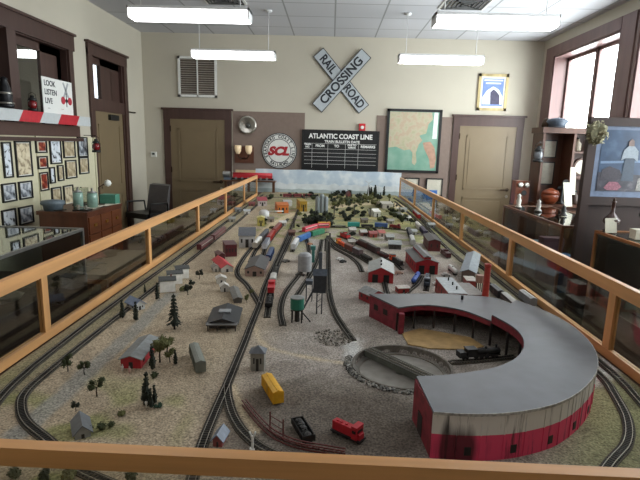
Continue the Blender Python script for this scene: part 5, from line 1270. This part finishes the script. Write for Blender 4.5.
pf('painted_trousers', [(-.115,1.41),(-.1,1.61),(-.02,1.61),(-.01,1.41)], -.0185, cm_('#34404f')); pf('painted_shirt', [(-.135,1.58),(-.12,1.67),(-.085,1.7),(-.035,1.7),(.0,1.66),(.005,1.57),(-.03,1.6),(-.1,1.6)], -.0205, cm_('#7f8890'))
pf('painted_head', [(-.085,1.7),(-.09,1.735),(-.065,1.76),(-.045,1.745),(-.04,1.7)], -.0205, cm_('#6a5650')); pf('painted_flowers', [(-.25,1.35),(-.21,1.4),(-.14,1.4),(-.1,1.36),(-.13,1.33),(-.22,1.33)], -.0195, cm_('#7d4a58',.4)); pf('painted_dress', [(.02,1.33),(.03,1.43),(.08,1.46),(.13,1.41),(.14,1.33)], -.0195, cm_('#7c7a76',.4))
pf('painted_crowd', [(-.29,1.41),(-.28,1.5),(-.22,1.53),(-.13,1.5),(-.1,1.43),(-.18,1.41)], -.018, cm_('#2b2530',.4))
t = thing('vase_lamp', 'dark round bodied lamp base standing under the big painting', 'lamp', (2.34,4.07,1.0)); MB().lathe([(.05,0),(.05,.015),(.02,.03),(.06,.07),(.065,.1),(.03,.14),(.014,.16),(.014,.24),(.022,.25),(0,.255)], mat('dark_clay','#46302a',.3), 20).build('body', t); MB().cyl((0,0,0),.01,.25,.28,bronze,10).build('socket', t)
# hat with feathers hung on the painting corner
t = thing('wreath', 'round olive grey dried wreath hanging on the left corner of the big painting', 'wreath', (2.18,4.18,1.8)); m = MB(); m.blob((0,0,0),.075,mat('dried','#6d6a52',.9,var=.5,scale=40),10,6,.25,1.1); m.build('foliage', t)
m = MB(); leafy(m,(0,-.01,0),.1,120,mat('dried2','#8a8468',.9,var=.4,scale=40),.014); m.build('leaves', t)
# hutch
t = thing('wooden_hutch', 'brown wooden desk hutch with shelves and curios by the right window', 'hutch', (3.0,6.42,0))
B(-.36,.5,-.2,.2,0,.95,hutchw).build('base_cabinet', t); B(-.38,.52,-.26,.22,.95,.98,hutchw).build('desk_top', t)
B(-.36,.5,.17,.2,.98,1.9,hutchw).build('back_panel', t); B(-.38,.52,-.14,.22,1.86,1.93,hutchw).build('cornice', t)
for x in (-.36,.02,.47): B(x,x+.03,-.12,.17,.98,1.86,hutchw).build('side_panel', t)
for z in (1.3,1.62): B(.05,.47,-.1,.17,z,z+.02,hutchw).build('shelf', t)
for i, x in enumerate((-.3,0,.28)): d = B(x,x+.24,-.212,-.2,.55,.9,casew).build('door', t); MB().lathe([(.012,-.23),(.01,-.212)], bronze, 10, (x+.03,0,.7), False, 'Y').build('knob', d)
t = thing('mantel_clock', 'round faced clock on the upper shelf of the wooden hutch', 'clock', (3.18,6.36,1.32)); MB().lathe([(.11,-.03),(.11,.03)], hutchw, 24, (0,0,.13), False, 'Y').build('case', t); MB().lathe([(.09,-.034),(.09,-.03)], offw, 24, (0,0,.13), False, 'Y').build('dial', t)
B(-.003,.003,-.037,-.035,.13,.2,black).build('hand', t); B(-.11,.11,-.03,.03,0,.02,hutchw).build('foot', t)
for x, z0, z1, lb in ((-.2,1.55,1.78,'upper'),(-.2,1.2,1.5,'lower')):
    t = thing('framed_certificate', 'pale paper in thin frame on the hutch back, %s one' % lb, 'framed paper', (3.0+x+.05,6.575,z0)); B(-.09,.09,-.01,0.012,0,z1-z0,black).build('frame', t); B(-.075,.075,-.013,-.01,.015,z1-z0-.015,mat('pale_paper','#a9a698',.7)).build('paper', t)
t = thing('station_lantern', 'brass lantern with white top standing on top of the hutch, left end', 'lantern', (2.72,6.45,1.93)); MB().lathe([(.05,0),(.06,.02),(.045,.09),(.03,.11),(0,.12)], bronze, 14).build('body', t)
t = thing('conductor_cap', 'blue grey cap resting high on the left end of the hutch', 'cap', (2.8,6.32,1.93)); MB().lathe([(.1,0),(.1,.04),(.13,.07),(.11,.1),(0,.12)], cm_('#4b5563'), 18).build('crown', t); MB().obox((-.03,-.12,.01),(.14,.08,.006),0,black).build('visor', t)
t = lantern(2.6, 6.3, 1.5, 'steel lantern hanging on the left side of the hutch', .9, '#777a7e'); B(-.0,.06,-.005,.005,.27,.28,black).build('wall_hook', t)
t = thing('wall_telephone', 'reddish brown wooden box telephone beside the hutch, left side', 'telephone', (2.5,6.5,0)); B(-.1,.1,-.08,.08,0,.95,hutchw).build('stand', t); B(-.09,.09,-.07,.07,.95,1.25,mat('phone_wood','#7a3f26',.35)).build('box', t)
for q in (-1,1): MB().lathe([(0,.0),(.03,-.02),(.035,-.0)], chrome, 12, (q*.04,-.09,1.2), True, 'Y').build('bell', t)
MB().lathe([(.015,-.14),(.035,-.18)], black, 12, (0,.05,1.1), False, 'Y').build('mouthpiece', t)
t = thing('wooden_bowl', 'turned reddish wooden bowl on the desk of the hutch', 'bowl', (2.78,6.24,.98)); MB().lathe([(.05,0),(.09,.05),(.11,.12),(.1,.13),(.08,.06),(0,.03)], mat('bowl_wood','#7a3b22',.3), 20).build('bowl', t); MB().lathe([(.11,.13),(.09,.17),(.02,.2),(0,.2)], mat('bowl_wood','#7a3b22',.3), 20).build('lid', t)
for i,(x,h_,c,lb) in enumerate([(2.15,.16,'#b5b0a4','pale figurine on the right glass case, far end'),(2.25,.13,'#8e8a82','grey bell on the right glass case'),(2.38,.11,'#2a2826','black ornament on the right glass case')]):
    t = thing('figurine', lb, 'figurine', (x,5.6-.3*i,1.0)); MB().lathe([(.035,0),(.035,.01),(.02,.03),(.028,h_*.5),(.015,h_*.7),(.022,h_*.85),(0,h_)], cm_(c), 14).build('body', t); MB().cyl((0,0,0),.04,0,.008,black,14).build('base', t)
t = thing('long_paper_strip', 'long white paper strips hanging beside the hutch shelf', 'papers', (2.93,6.1,.98)); MB().obox((0,0,.14),(.1,.004,.3),.1,offw,rx=-.3).build('sheet', t); MB().obox((.09,.1,.3),(.07,.004,.34),.1,offw,rx=-.15).build('sheet', t)
# box on stand, engine
t = thing('display_locomotive', 'red and black display engine on the stand at the far left railing corner', 'model locomotive', (-1.25,7.96,1.125)); dr = cm_('#b1222c')
B(-.34,.33,-.045,.045,-.07,-.045,black).build('base', t); B(-.32,.31,-.04,.04,-.045,.005,dr).build('body', t); MB().lathe([(.04,-.32),(.04,.31)], dr, 16, (0,0,.0), True, 'X').build('roof', t)
for q in range(6): MB().cyl((-.27+.1*q,-.047,-.05),.02,-.004,.004,steel,12,axis='Y').build('wheel', t)
t = thing('cream_box', 'small cream box behind the red display engine', 'box', (-1.4, 8.06, 1.04)); B(-.15,.17,-.03,.03,0,.15,cm_('#c9b28c')).build('box', t); B(-.152,.172,-.032,.032,.15,.16,cm_('#c9b28c')).build('lid', t)
t = thing('grey_device', 'small grey device at the left end of the railing corner stand', 'device', (-1.66,7.98,1.13)); MB().lathe([(.05,-.08),(.05,.03)], steel, 14, (0,0,0), False, 'X').build('body', t); B(-.06,.06,-.05,.05,-.09,-.05,cm_('#5a6672')).build('base', t)

t = thing('wooden_cabinet', 'reddish brown low cabinet in the right aisle near the viewer', 'cabinet', (2.3,2.0,0)); cw = wood('red_brown_cabinet','#6b3826',.4,1,.3)
B(-.3,.35,-.85,.85,.06,.84,cw).build('body', t); B(-.32,.37,-.87,.87,.84,.87,cw).build('top', t); B(-.28,.33,-.83,.83,0,.06,trimb).build('plinth', t)
for i in range(4):
    d = B(-.312,-.3,-.82+.415*i,-.42+.415*i,.1,.8,cw).build('door', t); MB().lathe([(.012,-.335),(.01,-.312)], bronze, 10, (0,-.46+.415*i,.5), False, 'X').build('knob', d)
scatter(40, (331,398,198,212), [('shrub',O_),('shrub',N_)], (.025,.045), 'low olive bush on the wooded far hill before the backdrop', 'low bushes of the far hill', 1.3)

t = thing('signal_tower', 'slender teal green tower behind the round grey tank', 'tower', at3(313,262)); tq = cm_('#3f7f78')
B(-.01,.01,-.01,.01,0,.09,tq).build('shaft', t); B(-.016,.016,-.016,.016,.09,.115,tq).build('cabin', t)
random.seed(5)
for i,(px,py,c,rc,lb) in enumerate([(232,222,'#a8a49a','#8d8c88','grey hut in the left scenery behind the tall white house'),(247,214,'#c4c2bc','#a9acae','pale hut left of the white storage tank'),(271,222,'#9c8f80','#7d756c','brown hut between the white tank and the main line'),
    (283,226,'#b9b4ab','#c9c7c2','white roofed hut beside the left yard tracks'),(252,206,'#7f4a45','#7c3d3d','dark red hut by the far left railing corner'),(238,212,'#8f9292','#6d7073','slate roofed hut near the far left railing'),
    (312,221,'#5f6a4c','#55603f','olive hut hidden in the dark trees'),(391,224,'#a39c90','#8a8580','tan hut right above the dark red diesel'),(365,223,'#7c7266','#5e574e','brown hut above the black gondola'),(414,235,'#b8b6b0','#9fa2a3','white hut beside the pale boxcar at right'),
    (432,228,'#8c8f90','#a1a5a6','grey hut near the right tracks'),(352,246,'#8d877c','#a6a298','small tan hut between the two middle yard trains'),(292,236,'#5a3a34','#6b4a40','brown hut left of the white and blue boxcars')]):
    H_('shed', lb, (px-3,py), (px+3,py), .07, .035, .014, c, rc, 'x', wins=0)
t = thing('glass_dome', 'clear glass case with small brass instrument on the wooden chest', 'instrument', (-2.8,5.45,.9)); B(-.07,.07,-.07,.07,0,.015,black).build('base', t); B(-.06,.06,-.06,.06,.015,.2,caseg).build('glass_cover', t); MB().cyl((0,0,0),.02,.015,.12,mat('brass_pull','#b08a4a'),12).build('coil', t)

# more curios on and round the hutch
for i,(x,y,z,k,c,lb) in enumerate([(3.12,6.3,.98,'bottle','#3b2a20','dark bottle on the hutch desk beside the papers'),(3.28,6.3,.98,'bottle','#5a4634','brown bottle at the right end of the hutch desk'),(3.4,6.4,1.64,'bottle','#2b2724','black jug on the top shelf of the hutch'),(3.12,6.4,1.64,'bottle','#7d7364','tan jug on the top shelf of the hutch, left one')]):
    t = thing('stoneware_bottle', lb, 'bottle', (x,y,z)); MB().lathe([(.04,0),(.045,.03),(.045,.1),(.02,.13),(.018,.16)], cm_(c), 14).build('body', t); MB().lathe([(.02,.16),(.02,.175)], black, 10).build('stopper', t)
t = thing('candlestick_telephone', 'black candlestick telephone on the hutch desk left of the papers', 'telephone', (2.9,6.12+.12,.98+.0)); t.location = (2.95,6.3,.98)
MB().lathe([(.06,0),(.05,.02),(.015,.04),(.012,.26)], black, 16).build('stem', t); MB().lathe([(.015,-.06),(.045,-.11)], black, 14, (0,.03,.27), False, 'Y').build('mouthpiece', t); MB().lathe([(.02,.0),(.03,.04)], black, 12, (-.06,0,.2), False, 'X').build('receiver', t)
t = thing('desk_lantern', 'small brass lantern on the right glass case next to the post', 'lantern', (2.4,4.5,1.0)); MB().lathe([(.05,0),(.05,.03),(.03,.05)], bronze, 14).build('base', t); MB().lathe([(.03,.05),(.04,.1),(.03,.15)], caseg, 14).build('lens', t); MB().lathe([(.045,.15),(.02,.19),(0,.2)], bronze, 14).build('cap', t)
